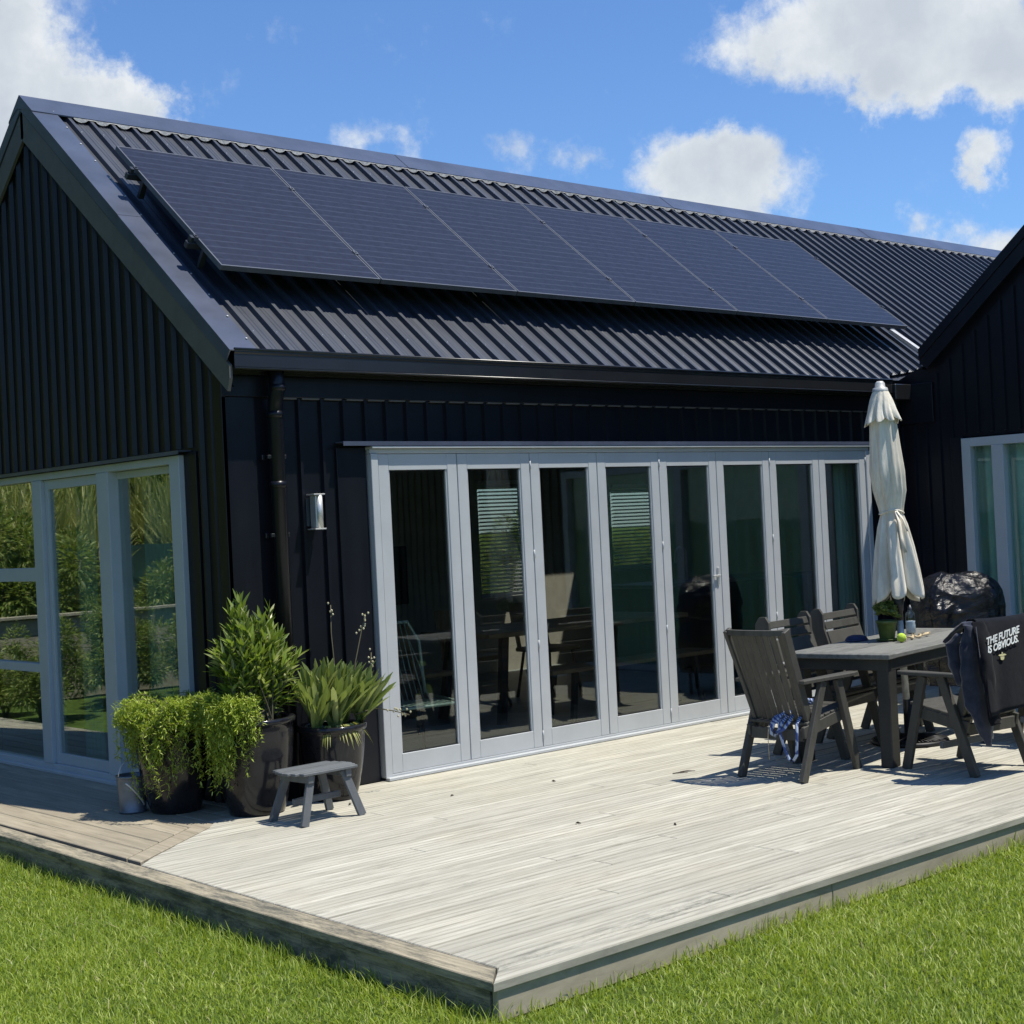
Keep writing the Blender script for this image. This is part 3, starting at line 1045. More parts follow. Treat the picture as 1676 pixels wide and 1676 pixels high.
for i in range(8):
    door_panel(i)

# ---- gable window / sliding door, faces -x
b = MB()
xo0, xo1 = -0.060, 0.05
b.box(xo0, xo1, GY0, GY0 + 0.125, 0.0, 2.15, 0.003)          # right post
b.box(xo0, xo1, 1.415, 1.583, 0.06, 2.10, 0.003)             # m2
b.box(xo0 - 0.002, xo1, 2.445, 2.594, 0.06, 2.10, 0.003)     # m1
b.box(xo0, xo1, GY1 - 0.07, GY1, 0.0, 2.15, 0.003)
b.box(xo0 + 0.003, xo1, GY0 + 0.1255, GY1 - 0.0705, 2.101, 2.150, 0.002)
b.box(xo0 + 0.003, xo1, GY0 + 0.1255, GY1 - 0.0705, 0.004, 0.0595, 0.002)
b.box(xo0 - 0.035, xo0 - 0.001, GY0, GY1, 0.0, 0.022, 0.002)
b.box(xo0 + 0.01, xo1, 2.5945, GY1 - 0.0705, 1.372, 1.470, 0.002)  # transoms
b.box(xo0 + 0.01, xo1, 2.5945, GY1 - 0.0705, 0.708, 0.770, 0.002)
gw = b.build('window', M['frame'], house)
b = MB()
b.box(-0.030, 0.012, 1.5835, 1.625, 0.061, 2.098, 0.002)
b.box(-0.030, 0.012, 2.400, 2.4445, 0.061, 2.098, 0.002)
b.box(-0.029, 0.012, 1.6255, 2.3995, 2.030, 2.098, 0.002)
b.box(-0.029, 0.012, 1.6255, 2.3995, 0.061, 0.135, 0.002)
b.box(0.010, 0.030, 0.588, 1.4145, 2.050, 2.098, 0.002)
b.box(0.010, 0.030, 0.588, 1.4145, 0.061, 0.110, 0.002)
b.box(-0.045, -0.0305, 2.455, 2.52, 1.0, 1.12, 0.003)
b.build('sash', M['frame'], gw)
b = MB()
b.box(-0.012, -0.006, 1.620, 2.405, 0.130, 2.035)
b.box(0.016, 0.022, 0.580, 1.420, 0.105, 2.055)
b.box(-0.012, -0.006, 2.590, GY1 - 0.065, 0.055, 0.712)
b.box(-0.012, -0.006, 2.590, GY1 - 0.065, 0.766, 1.376)
b.box(-0.012, -0.006, 2.590, GY1 - 0.065, 1.466, 2.105)
b.build('glass', M['glass_side'], gw)
b = MB()
b.box(-0.092, 0.0, GY0 - 0.06, GY1 + 0.05, 2.168, 2.176)
b.box(-0.095, -0.0915, GY0 - 0.06, GY1 + 0.05, 2.152, 2.176)
b.build('head_flashing', M['flash'], gw)


def curtain(name, pts, z0, z1, amp, waves, mat, parent, axis='x', off=0.0):
    """wavy hanging cloth between two plan points"""
    (xa, ya), (xb, yb) = pts
    n = waves * 8
    d = Vector((xb - xa, yb - ya)).normalized()
    nrm = Vector((-d.y, d.x))
    vs = []
    for i in range(n + 1):
        t = i / n
        a = amp * (math.sin(t * waves * 2 * PI) + 0.3 * math.sin(t * waves * 5.3 + 1)) 
        for z in (z0, z1):
            k = 1.0 if z == z0 else 0.8
            vs.append((xa + (xb - xa) * t + nrm.x * a * k, ya + (yb - ya) * t + nrm.y * a * k, z))
    b = MB()
    b.faces(vs, [(2 * i, 2 * i + 2, 2 * i + 3, 2 * i + 1) for i in range(n)], True)
    return b.build(name, mat, parent)


curtain('curtain', [(0.20, 1.06), (0.20, 1.42)], 0.02, 2.12, 0.02, 6, M['curtain'], house)
curtain('curtain', [(0.20, 2.14), (0.20, 2.44)], 0.02, 2.12, 0.02, 5, M['curtain'], house)
curtain('curtain', [(0.20, 2.75), (0.20, 3.10)], 0.02, 2.12, 0.02, 6, M['curtain'], house)

# ---- wing of the house: gable end at x=XW, running toward -y
WY0 = -7.6
WYR = (WY0 - 0.0) / 2 - 0.15
WS = 0.85
wzt = lambda y: 2.985 + (-0.37 - y) * WS if y > WYR else 2.985 + (-0.37 - WYR) * WS - (WYR - y) * WS
b = MB()
OW0, OW1 = -0.718, -4.4       # opening
tri = [(0.0, 2.19), (WY0, 2.19), (WY0, wzt(WY0) - 0.08), (WYR, wzt(WYR) - 0.08), (-0.37, wzt(-0.37) - 0.12), (0.0, 2.72)]
b.sweep(tri, (XW, 0, 0), (XW + 0.12, 0, 0), Y, Z)
b.box(XW, XW + 0.12, 0.0, OW0, -0.03, 2.19)
b.box(XW, XW + 0.12, OW1, WY0, -0.03, 2.19)
y = -0.09
while y > WY0 + .05:
    z0 = 2.22 if (y < OW0 + 0.06 and y > OW1 - 0.06) else 0.0
    zt = min(wzt(y) - 0.30, 9) if y < -0.3 else 2.335
    b.sweep([(-0.021, 0.0), (-0.012, -0.024), (0.012, -0.024), (0.021, 0.0)], (XW, y, z0), (XW, y, zt), Y, X)
    y -= 0.130
wing_wall = b.build('wall', M['clad'], house)
b = MB()
b.box(XW - 0.032, XW - 0.001, -0.44, -0.001, 2.345, 2.70, 0.003)
b.box(XW - 0.030, XW - 0.001, OW0 + 0.12, OW0 + 0.004, 0.0, 2.19, 0.002)
b.build('wall_flashing', M['clad'], wing_wall)
b = MB()
b.box(XW, XW + 0.5, WY0 - 0.12, WY0, -0.03, 2.75)
b.box(XW + 0.5, XE - 1, WY0 - 0.12, WY0, 2.2, 2.75)  # opening left in the unseen end wall to backlight the wing curtain
b.box(XE - 1, XE, WY0 - 0.12, WY0, -0.03, 2.75)
b.box(XW + .12, XE, -0.06, -0.03, -0.03, 2.70)
b.box(XE, XE + .1, WY0, 0, -0.03, 2.75)
b.build('wall', M['clad'], house)
# wing roof
b = MB()
ye = -0.37
for (ya, yb) in ((ye, WYR), (WY0 + (-0.37), WYR)):
    za, zb = (wzt(ye), wzt(WYR)) if ya == ye else (wzt(WYR) - (WYR - ya) * WS, wzt(WYR))
    b.faces([(VW, ya, za), (XE + .2, ya, za), (XE + .2, yb, zb), (VW, yb, zb), (VW, ya, za - 0.06), (XE + .2, ya, za - 0.06), (XE + .2, yb, zb - 0.06), (VW, yb, zb - 0.06)],
            [(0, 1, 2, 3), (4, 5, 6, 7), (0, 3, 7, 4), (0, 1, 5, 4), (2, 3, 7, 6), (1, 2, 6, 5)])
wr = b.build('roof', M['roof'], house)
b = MB()
for (ya, yb) in ((ye, WYR), (WY0 + (-0.37), WYR)):
    za, zb = (wzt(ye), wzt(WYR)) if ya == ye else (wzt(WYR) - (WYR - ya) * WS, wzt(WYR))
    b.sweep([(ya, za + 0.012), (yb, zb + 0.012), (yb, zb - 0.085), (ya, za - 0.085)], (VW - 0.028, 0, 0), (VW - 0.004, 0, 0), Y, Z)
    b.sweep([(ya - 0.0, za - 0.087), (yb, zb - 0.087), (yb, zb - 0.235), (ya - 0.07, za - 0.165), (ya, za - 0.12)], (VW - 0.016, 0, 0), (VW - 0.003, 0, 0), Y, Z)
    b.sweep([(ya, za - 0.16), (yb, zb - 0.16), (yb, zb - 0.17), (ya, za - 0.17)], (VW - 0.002, 0, 0), (XW - 0.001, 0, 0), Y, Z)
b.build('barge_board', M['clad'], house)
# flashing strip where the roofs meet, its sun glint given as pale steel
b = MB()
b.faces([rp(7.86, 0.97, 0.034), rp(7.93, 0.97, 0.034), rp(7.98, 0.50, 0.034), rp(7.91, 0.50, 0.034)], [(0, 1, 2, 3)])
b.faces([rp(7.86, 0.97, 0.034), rp(7.91, 0.50, 0.034), rp(7.91, 0.50, 0.0), rp(7.86, 0.97, 0.0)], [(0, 1, 2, 3)])
b.build('side_flashing_glint', M['steel'], roof)
# corner downpipe by the wing
b = MB()
b.tube([(6.88, -0.10, 2.70), (6.88, -0.10, 2.50), (6.90, -0.085, 2.42), (6.90, -0.085, 0.0)], 0.040, 14)
b.tube([(6.90, -0.085, 2.30), (6.90, -0.085, 2.35)], 0.045, 14)
b.tube([(6.90, -0.085, 1.35), (6.90, -0.085, 1.39)], 0.045, 14)
b.build('downpipe', M['gutter'], house)
b = MB()
b.box(6.725, 6.985, -0.23, -0.035, 2.56, 2.70, 0.006)
b.build('rainwater_head', M['gutter'], house)
# wing glazing
b = MB()
xa, xb = XW - 0.055, XW + 0.05
b.box(xa, xb, OW0, OW0 - 0.085, 0.0, 2.175, 0.003)
b.box(xa, xb, -1.005, -1.115, 0.061, 2.099, 0.003)
b.box(xa, xb, OW1, OW1 + 0.08, 0.0, 2.175, 0.003)
b.box(xa + 0.003, xb, OW0 - 0.0855, OW1 + 0.0805, 2.10, 2.175, 0.002)
b.box(xa + 0.003, xb, OW0 - 0.0855, OW1 + 0.0805, 0.004, 0.060, 0.002)
b.box(xa, xb, -2.62, -2.72, 0.061, 2.099, 0.003)
ww = b.build('window', M['frame'], house)
b = MB()
b.box(XW + 0.0, XW + 0.006, OW0 - 0.08, -1.01, 0.055, 2.105)
b.box(XW + 0.012, XW + 0.018, -1.11, -2.63, 0.055, 2.105)
b.box(XW + 0.0, XW + 0.006, -2.71, OW1 + .075, 0.055, 2.105)
b.build('glass', M['glass_wing'], ww)
curtain('curtain', [(XW + 0.13, -0.60), (XW + 0.13, -4.40)], 0.03, 2.14, 0.022, 26, M['curtain'], house)
b = MB()
b.box(XW + .125, XE, WY0 + 0.0, -0.07, -0.028, -0.006)
b.box(XW + .125, XE, WY0 + 0.0, -0.07, 2.44, 2.47)
b.box(XW + 3.8, XW + 3.85, WY0, -0.07, -0.005, 2.44)
b.build('interior_lining', M['wall_in'], house)

# ---- curtain behind last door panel
curtain('curtain', [(6.30, 0.17), (6.58, 0.17)], 0.02, 2.12, 0.022, 5, M['curtain'], house)

# ---- rear windows with slat blinds
for (wx0, wx1, wz0, wz1) in RW:
    b = MB()
    yy0, yy1 = HW - 0.10, HW - 0.03
    b.box(wx0, wx0 + 0.05, yy0, yy1, wz0, wz1); b.box(wx1 - 0.05, wx1, yy0, yy1, wz0, wz1)
    b.box(wx0 + 0.0505, wx1 - 0.0505, yy0, yy1, wz0, wz0 + 0.05); b.box(wx0 + 0.0505, wx1 - 0.0505, yy0, yy1, wz1 - 0.05, wz1)
    w_ = b.build('window', M['frame'], house)
    b = MB()
    b.box(wx0 + 0.045, wx1 - 0.045, HW - 0.066, HW - 0.060, wz0 + 0.045, wz1 - 0.045)
    b.build('glass', M['glass'], w_)
    b = MB()
    z = wz0 + 0.02
    while z < wz1:
        b.obox(Vector(((wx0 + wx1) / 2, HW - 0.19, z)), X, Vector((0, math.cos(0.35), -math.sin(0.35))), Vector((0, math.sin(0.35), math.cos(0.35))), wx1 - wx0 + 0.04, 0.045, 0.003)
        z += 0.042
    b.box(wx0 - 0.02, wx1 + 0.02, HW - 0.215, HW - 0.165, wz1, wz1 + 0.04)
    b.build('blind', M['blind'], w_)

# ================================================================== SOLAR ARRAY
PH = 0.234
SX0, SW, SS0, SL = 0.1504, 1.2453, 0.6736, 1.6405
BASIS = Matrix(((1, 0, 0), (0, CA, -SA), (0, SA, CA))).to_4x4()


def solar_panel_mesh():
    w, l, t = SW - 0.010, SL, 0.035
    root = empty('solar_panel')
    b = MB()
    b.box(-w / 2 + 0.012, w / 2 - 0.012, 0.012, l - 0.012, -0.006, -0.001)
    b.build('cell_surface', M['cells'], root)
    b = MB()
    b.box(-w / 2, w / 2, 0.0, 0.0118, -t, 0.001, 0.0012)
    b.box(-w / 2, w / 2, l - 0.0118, l, -t, 0.001, 0.0012)
    b.box(-w / 2, -w / 2 + 0.0118, 0.0122, l - 0.0122, -t, 0.001, 0.0012)
    b.box(w / 2 - 0.0118, w / 2, 0.0122, l - 0.0122, -t, 0.001, 0.0012)
    b.build('panel_frame', M['alu_edge'], root)
    b = MB()
    b.box(-w / 2 + 0.012, w / 2 - 0.012, 0.012, l - 0.012, -0.014, -0.0065)
    b.build('backsheet', M['alu_dark'], root)
    return root


sp_names = ['first solar panel at the verge end, beside the blue-grey barge flashing of the gable',
            'second solar panel from the gable, between the verge-end panel and the third',
            'third solar panel from the gable, left of the middle joint of the row',
            'fourth solar panel from the gable, right of the middle joint of the row',
            'fifth solar panel from the gable, next to the last one of the row',
            'last solar panel of the row, nearest the wing, bare roofing to its right']
sp = solar_panel_mesh()
for i in range(6):
    o = sp if i == 0 else copy_tree(sp)
    o.matrix_world = Matrix.Translation(rp(SX0 + (i + 0.5) * SW, SS0, PH)) @ BASIS
    tag(o, sp_names[i], 'solar panel', 'solar panels in a row on the metal roof')
for k, s in enumerate((SS0 + 0.36, SS0 + 1.30)):
    root = empty('mounting_rail', rp(SX0, s, 0.0), 0, ('lower' if k == 0 else 'upper') + ' dark rail under the solar panels, its end showing at the left', 'rail', 'rails under the solar panels')
    root.matrix_world = Matrix.Translation(rp(SX0, s, 0.0)) @ BASIS
    b = MB()
    b.box(-0.055, 6 * SW + 0.05, -0.02, 0.02, PH - 0.080, PH - 0.037, 0.003)
    b.build('rail_bar', M['alu_dark'], root)
    for j in range(10):
        x = RIBX + j * 5 * PR - SX0
        if x > 6 * SW: break
        b = MB()
        b.box(x - 0.02, x + 0.02, -0.05, -0.021, 0.040, PH - 0.045, 0.002)
        b.build('rail_foot', M['alu_dark'], root)
    for j in range(7):
        b = MB()
        x = j * SW
        wd = 0.016 if 0 < j < 6 else 0.012
        b.box(x - wd, x + wd, -0.022, 0.022, PH + 0.0015, PH + 0.007, 0.001)
        b.tube([(x, 0, PH + 0.007), (x, 0, PH + 0.013)], 0.007, 8)
        if j in (0, 6):
            sx = -0.028 if j == 0 else 0.028
            b.box(x + sx - 0.012, x + sx + 0.012, -0.02, 0.02, PH - 0.036, PH + 0.0015, 0.002)
        b.build('clamp', M['alu_dark'] if j in (0, 6) else M['alu_edge'], root)

# ================================================================== WALL LIGHT
wl = empty('wall_light', (0.587, 0.0, 1.755), 0, 'small stainless up and down light on the black wall left of the glazed doors', 'light')
b = MB()
b.box(-0.042, 0.042, -0.030, -0.003, -0.09, 0.09, 0.003)
b.build('backplate', M['alu_dark'], wl)
b = MB()
b.box(-0.018, 0.036, -0.100, -0.031, -0.103, 0.103, 0.006)
b.tube([(0.009, -0.096, -0.103), (0.009, -0.096, 0.103)], 0.022, 20)
b.build('light_body', M['steel'], wl)
for s in (-1, 1):
    b = MB()
    b.box(-0.041, 0.041, -0.118, -0.031, s * 0.108 - 0.004, s * 0.108 + 0.004, 0.001)
    b.build('light_rim', M['steel'], wl)

# ================================================================== DECK
deck = empty('deck', (0, 0, 0), 0, kind='structure')
TH = 0.032
def ex(y):          # outer left edge x
    return -1.372 + 0.0135 * (y + 3.84)
DY = -3.875          # front edge
NW = 0.120


def plank_poly(b, pts, z1=0.0, th=TH, bev=0.004):
    """prism from plan polygon with a tiny chamfer on the top edge"""
    pts = [Vector((p[0], p[1])) for p in pts]
    c = sum(pts, Vector((0, 0))) / len(pts)
    ins = []
    n = len(pts)
    for i in range(n):
        p0, p1, p2 = pts[i - 1], pts[i], pts[(i + 1) % n]
        d1 = (p1 - p0).normalized(); d2 = (p2 - p1).normalized()
        n1 = Vector((-d1.y, d1.x)); n2 = Vector((-d2.y, d2.x))
        if n1.dot(c - p1) < 0: n1 = -n1
        if n2.dot(c - p1) < 0: n2 = -n2
        k = n1 + n2
        ins.append(p1 + k * (bev / max(0.35, 1 + n1.dot(n2))))
    vs = [(p.x, p.y, z1 - th) for p in pts] + [(p.x, p.y, z1 - bev) for p in pts] + [(p.x, p.y, z1) for p in ins]
    fs = [tuple(range(n))[::-1], tuple(range(2 * n, 3 * n))]
    for i in range(n):
        j = (i + 1) % n
        fs.append((i, j, n + j, n + i)); fs.append((n + i, n + j, 2 * n + j, 2 * n + i))
    b.faces(vs, fs)


# main boards along x, from the front nosing to the house
mx0, my0 = -1.17, -0.93        # outer end of mitre
mx1, my1 = -0.40, -0.36        # inner end of mitre
slope = (mx1 - mx0) / (my1 - my0)
b = MB()
bw, gap = 0.1300, 0.0075
y = DY
row = 0
while y < -0.03:
    y1 = min(y + bw, -0.03)
    def xl(yy):
        if yy < my0: return ex(yy) + NW + 0.014
        return min(mx0 + (yy - my0) * slope + 0.015, mx1 + 0.02)
    xL0, xL1 = xl(y), xl(y1)
    if row == 0:               # front nosing board with mitred corner
        plank_poly(b, [(ex(DY) - 0.0, DY), (XW - 0.01, DY), (XW - 0.01, y1), (ex(y1) + NW + 0.016, y1)], 0.0005)
    else:
        rr = random.Random(row)
        xs_ = [None]
        cuts = sorted(rr.uniform(-1.0, 7.0) for _ in range(2 if row % 3 else 3))
        cuts = [c for c in cuts if c > xL1 + 0.5 and c < XW - 0.5]
        segs = []
        cur0, cur1 = xL0, xL1
        for c in cuts:
            segs.append((cur0, cur1, c - 0.0015, c - 0.0015)); cur0 = cur1 = c + 0.0015
        segs.append((cur0, cur1, XW - 0.012, XW - 0.012))
        dz = rr.uniform(-0.0012, 0.0008)
        for (a0, a1, c0, c1) in segs:
            plank_poly(b, [(a0, y), (c0, y), (c1, y1), (a1, y1)], dz)
    y = y1 + gap
    row += 1
# sliver along the wall behind the planters
b.build('front_boards', M['deck_x'], deck)
b = MB()
# side boards along y beside the gable, ending at the mitre board
sbw = 0.150
x = -1.17 + 0.006
k = 0
def my(xx):        # mitre line y for x
    return my0 + (xx - mx0) / slope
while x < -0.005:
    x1 = min(x + sbw, -0.004)
    ya = my(x) + 0.16 if x < mx1 else my1 + 0.10
    yb = my(x1) + 0.16 if x1 < mx1 else my1 + 0.10
    plank_poly(b, [(x, max(ya, -0.95)), (x1, yb), (x1, 8.0), (x, 8.0)], random.uniform(-0.001, 0.001))
    x = x1 + 0.006
    k += 1
# mitre board and its short return to the wall
plank_poly(b, [(mx0 + 0.004, my0 + 0.012), (mx1 + 0.0, my1 + 0.006), (mx1 - 0.02, my1 + 0.128), (mx0 + 0.004, my0 + 0.150)], 0.0)
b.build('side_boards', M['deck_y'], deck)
b = MB()
# boards between mitre end and the corner (under the pots)
plank_poly(b, [(mx1 + 0.024, my1 - 0.0), (0.0 + 0.9, my1 - 0.0), (0.9, my1 + 0.09), (mx1 + 0.024, my1 + 0.09)], -0.03)
b.build('sub_board', M['deck_y'], deck)
b = MB()
ys = [-0.2, 8.0]
plank_poly(b, [(ex(DY), DY + 0.004), (ex(DY + 0.13) + NW + 0.004, DY + 0.132), (ex(-0.9) + NW, -0.9), (ex(-0.9), -0.9)], 0.001)
plank_poly(b, [(ex(-0.897), -0.897), (ex(-0.897) + NW, -0.897), (ex(3.0) + NW * 0.93, 3.0), (ex(3.0), 3.0)], 0.0)
plank_poly(b, [(ex(3.003), 3.003), (ex(3.003) + NW * 0.93, 3.003), (ex(8) + NW * 0.93, 8.0), (ex(8), 8.0)], 0.001)
b.build('edge_nosing', M['nosing'], deck)
b = MB()
# fascia boards below the nosing, front: several lengths
xx = ex(DY) + 0.028
for c in (0.62, 3.3, 6.98):
    b.box(xx, c - 0.002, DY + 0.013, DY + 0.043, -0.150, -0.0335, 0.003)
    xx = c + 0.002
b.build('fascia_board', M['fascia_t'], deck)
b = MB()
yy = DY + 0.058
for c in (-2.6, -0.4, 2.0, 8.0):
    xa_, xb_ = ex(yy) + 0.028, ex(c) + 0.028
    plank_poly(b, [(xa_, yy), (xa_ + 0.03, yy), (xb_ + 0.03, c - 0.003), (xb_, c - 0.003)], -0.0335, 0.118, 0.003)
    yy = c
b.build('fascia_board', M['nosing'], deck)
b = MB()
for (px, py) in [(i * 1.3 - 1.0, DY + 0.12) for i in range(7)] + [(ex(j) + 0.14, j) for j in (-2.5, -1, 0.6)]:
    b.box(px - 0.05, px + 0.05, py - 0.02, py + 0.06, GZ - 0.2, -0.034)
b.box(-1.0, 6.9, -3.6, -0.1, GZ - 0.02, GZ + 0.015)
b.build('deck_pile', M['soil'], deck)

# ================================================================== PLANTERS
def pot_mesh(root, rt, rb_, h, mat=None):
    b = MB()
    prof = [(0.001, 0.0), (rb_ * 0.95, 0.0), (rb_, 0.012)]
    for i in range(1, 13):
        t = i / 12
        prof.append((rb_ + (rt - rb_) * (math.sin(t * PI / 2) ** 0.8) , 0.012 + (h - 0.05) * t))
    prof += [(rt + 0.012, h - 0.034), (rt + 0.016, h - 0.022), (rt + 0.015, h - 0.006), (rt + 0.006, h), (rt - 0.018, h - 0.001), (rt - 0.026, h - 0.012), (rt - 0.03, h - 0.06)]
    b.lathe((0, 0, 0), prof, 56, wob=lambda a, z: 1 + 0.006 * math.sin(2 * a + z * 3))
    b.build('pot', mat or M['pot'], root)
    b = MB()
    b.lathe((0, 0, 0), [(0.001, h - 0.035), (rt * 0.5, h - 0.04), (rt - 0.028, h - 0.055)], 32)
    b.build('soil', M['soil'], root)


# trailing plant
p1 = empty('potted_plant', (-0.31, 0.24, 0), 0, 'round black glazed pot overflowing with fine bright green trailing stems, beside the metal bucket', 'potted plant', 'black planters at the house corner')
pot_mesh(p1, 0.225, 0.150, 0.53)
P = []; D = []; L = []
sb = MB()
for k in range(300):
    a = rng.uniform(0, 2 * PI)
    toward = math.atan2(-0.85, -0.5)
    bias = math.cos(a - toward)
    if bias < -0.2 and rng.random() < 0.45: continue
    r0 = 0.225 * math.sqrt(rng.uniform(0.05, 1))
    h0 = 0.52 + rng.uniform(0.0, 0.15) - 0.02 * (r0 / 0.2)
    drop = max(0.03, rng.normal(0.14, 0.08)) * (1.2 + 0.3 * bias)
    if rng.random() < 0.17 and bias > 0.2: drop = rng.uniform(0.24, 0.42)
    pts = []
    n_ = int(12 + drop * 70)
    ro = max(0.232, r0 + 0.04) + abs(rng.normal(0, 0.045))
    w1, w2 = rng.uniform(0, 6, 2)
    if r0 < 0.14: drop *= 0.15
    for j in range(n_):
        t = j / (n_ - 1)
        if t < 0.35:
            q = t / 0.35
            r = r0 + (ro - r0) * q; z = h0 + 0.045 * math.sin(q * PI * 0.8)
        else:
            q = (t - 0.35) / 0.65
            r = ro + 0.012 * math.sin(q * 3); z = h0 + 0.026 - drop * q
        aa = a + 0.11 * math.sin(w1 + t * 5)
        pts.append(Vector((r * math.cos(aa), r * math.sin(aa), z)))
    if k % 2 == 0: sb.tube(pts[::3] + [pts[-1]], 0.0018, 4, False)
    for j in range(1, n_):
        d = (pts[j] - pts[j - 1]).normalized()
        for q in range(3):
            rd = Vector(rng.normal(size=3))
            P.append(pts[j] + rd * 0.005); D.append(d * 0.5 + rd * 0.75 + Vector((0, 0, 0.25))); L.append(rng.uniform(0.012, 0.034))
leaves('trailing_foliage', P, D, np.array(L), 0.0075, M['leaf_trail'], p1, 0.1, 0.3, 2)
sb.build('stem', M['stem'], p1)

# second tuft of the same plant spills out of the big pot
p2 = empty('potted_plant', (-0.055, -0.255, 0), 0, 'largest black glazed pot, holding a bushy upright shrub with trailing stems over its left side', 'potted plant', 'black planters at the house corner')
pot_mesh(p2, 0.232, 0.165, 0.56)
P = []; D = []; L = []
sb = MB()
for k in range(105):
    a = math.atan2(-0.30, -1.0) + rng.normal(0, 0.40)
    r0 = rng.uniform(0.10, 0.22); ro = 0.245 + abs(rng.normal(0, 0.04))
    h0 = 0.55 + rng.uniform(0, 0.13)
    drop = rng.uniform(0.04, 0.20) if rng.random() < 0.72 else rng.uniform(0.24, 0.44)
    n_ = int(12 + drop * 70)
    pts = []
    for j in range(n_):
        t = j / (n_ - 1)
        if t < 0.3:
            q = t / 0.3; r = r0 + (ro - r0) * q; z = h0 + 0.03 * math.sin(q * PI * 0.8)
        else:
            q = (t - 0.3) / 0.7; r = ro + 0.01 * math.sin(q * 4 + k); z = h0 + 0.018 - drop * q
        pts.append(Vector((r * math.cos(a + 0.03 * math.sin(t * 6 + k)), r * math.sin(a), z)))
    for j in range(1, n_):
        d = (pts[j] - pts[j - 1]).normalized()
        for q in range(3):
            rd = Vector(rng.normal(size=3))
            P.append(pts[j] + rd * 0.005); D.append(d * 0.5 + rd * 0.75 + Vector((0, 0, 0.25))); L.append(rng.uniform(0.012, 0.034))
leaves('trailing_foliage', P, D, np.array(L), 0.0075, M['leaf_trail'], p2, 0.1, 0.3, 2)


def shrub(root, tips, base_r, h0, nleaf, Lr, Wr, name='foliage'):
    """branching shrub: stems run from the soil to tips; rosettes of narrow leaves toward the ends"""
    P = []; D = []; L = []; Wd = []
    sb = MB()
    for (tx, ty, tz) in tips:
        b0 = Vector((rng.uniform(-base_r, base_r), rng.uniform(-base_r, base_r), h0 - 0.03))
        tip = Vector((tx, ty, tz))
        mid = b0.lerp(tip, 0.5) + Vector((rng.uniform(-.03, .03), rng.uniform(-.03, .03), -0.02))
        pts = [b0, b0.lerp(mid, 0.5) + Vector((0, 0, .01)), mid, mid.lerp(tip, 0.5) + Vector((0, 0, 0.01)), tip]
        sb.tube(pts, [0.006, 0.005, 0.004, 0.003, 0.002], 6, False)
        n_ = nleaf
        for j in range(n_):
            t = 1 - (j / n_) ** 1.5 * 0.62
            i = min(3, int(t * 4)); q = t * 4 - i
            p = pts[i].lerp(pts[min(4, i + 1)], min(1, q))
            d = (pts[min(4, i + 1)] - pts[i]).normalized()
            a = j * 2.4 + rng.uniform(-.3, .3)
            s = d.cross(X).normalized(); u = d.cross(s)
            spread = 0.45 + 0.75 * (1 - t) * 1.6
            P.append(p); D.append(d * 0.9 + (s * math.cos(a) + u * math.sin(a)) * spread)
            L.append(rng.uniform(*Lr) * (0.75 + 0.35 * t)); Wd.append(rng.uniform(*Wr))
    leaves(name, P, D, np.array(L), np.array(Wd), M['leaf_shrub'], root, 0.12, 0.35, 3)
    sb.build('stem', M['stem'], root)


tips = []
while len(tips) < 118:
    u_ = rng.normal(size=3); u_ /= np.linalg.norm(u_)
    rr = rng.uniform(0.35, 1) ** 0.5
    x_, y_, z_ = u_ * rr
    # two uneven domes, taller at the left, lower shoulder at the right
    if rng.random() < 0.62:
        tx, ty, tz = -0.045 + 0.19 * x_, 0.0 + 0.17 * y_, 0.93 + 0.27 * z_
    else:
        tx, ty, tz = 0.10 + 0.15 * x_, 0.03 + 0.15 * y_, 0.86 + 0.25 * z_
    if tz < 0.60 or ty > 0.215: continue
    if tx > -0.0 and ty > 0.19: continue
    tips.append((tx, ty, tz))
tips += [(0.20 + rng.uniform(-.05, .07), -0.03 + rng.uniform(-.1, .1), rng.uniform(0.64, 0.95)) for _ in range(16)]
tips += [(-0.07, -0.02, 1.24), (-0.02, 0.03, 1.22), (-0.12, 0, 1.18), (0.15, 0.0, 1.17), (0.17, 0.02, 1.12)]
shrub(p2, tips, 0.10, 0.55, 21, (0.055, 0.110), (0.015, 0.026))

p3 = empty('potted_plant', (0.485, -0.275, 0), 0, 'black glazed pot of broad upright leaves and tall budded stalks, nearest the glazed doors', 'potted plant', 'black planters at the house corner')
pot_mesh(p3, 0.200, 0.135, 0.455)
P = []; D = []; L = []; Wd = []
heads = [(-0.10, 0.02, 0.50), (0.0, 0.05, 0.55), (0.08, -0.02, 0.50), (0.12, 0.03, 0.52), (-0.02, -0.08, 0.47), (0.17, -0.06, 0.47), (-0.14, -0.05, 0.46)]
for (hx, hy, hz) in heads:
    lean = Vector((hx * 1.3 + 0.16, hy * 0.8 - 0.10, 1.0))
    for j in range(34):
        a = j * 2.4
        t = j / 34
        sp_ = 0.12 + 0.62 * t
        dd = lean.normalized() + Vector((math.cos(a), math.sin(a), 0)) * sp_
        if hy + dd.y * 0.25 > 0.20: dd.y = 0.0
        P.append((hx + rng.uniform(-.02, .02), hy + rng.uniform(-.02, .02), hz + rng.uniform(-0.05, 0.03))); D.append(dd)
        L.append(rng.uniform(0.25, 0.39)); Wd.append(rng.uniform(0.030, 0.044))
leaves('foliage', P, D, np.array(L), np.array(Wd), M['leaf_agave'], p3, 0.10, 0.45, 7, 'paddle')
P = []; D = []
for j in range(26):        # old drooping dry leaves
    a = rng.uniform(-2.6, -0.6)
    P.append((0.14 * math.cos(a), 0.14 * math.sin(a), 0.46)); D.append((math.cos(a), math.sin(a), -0.2))
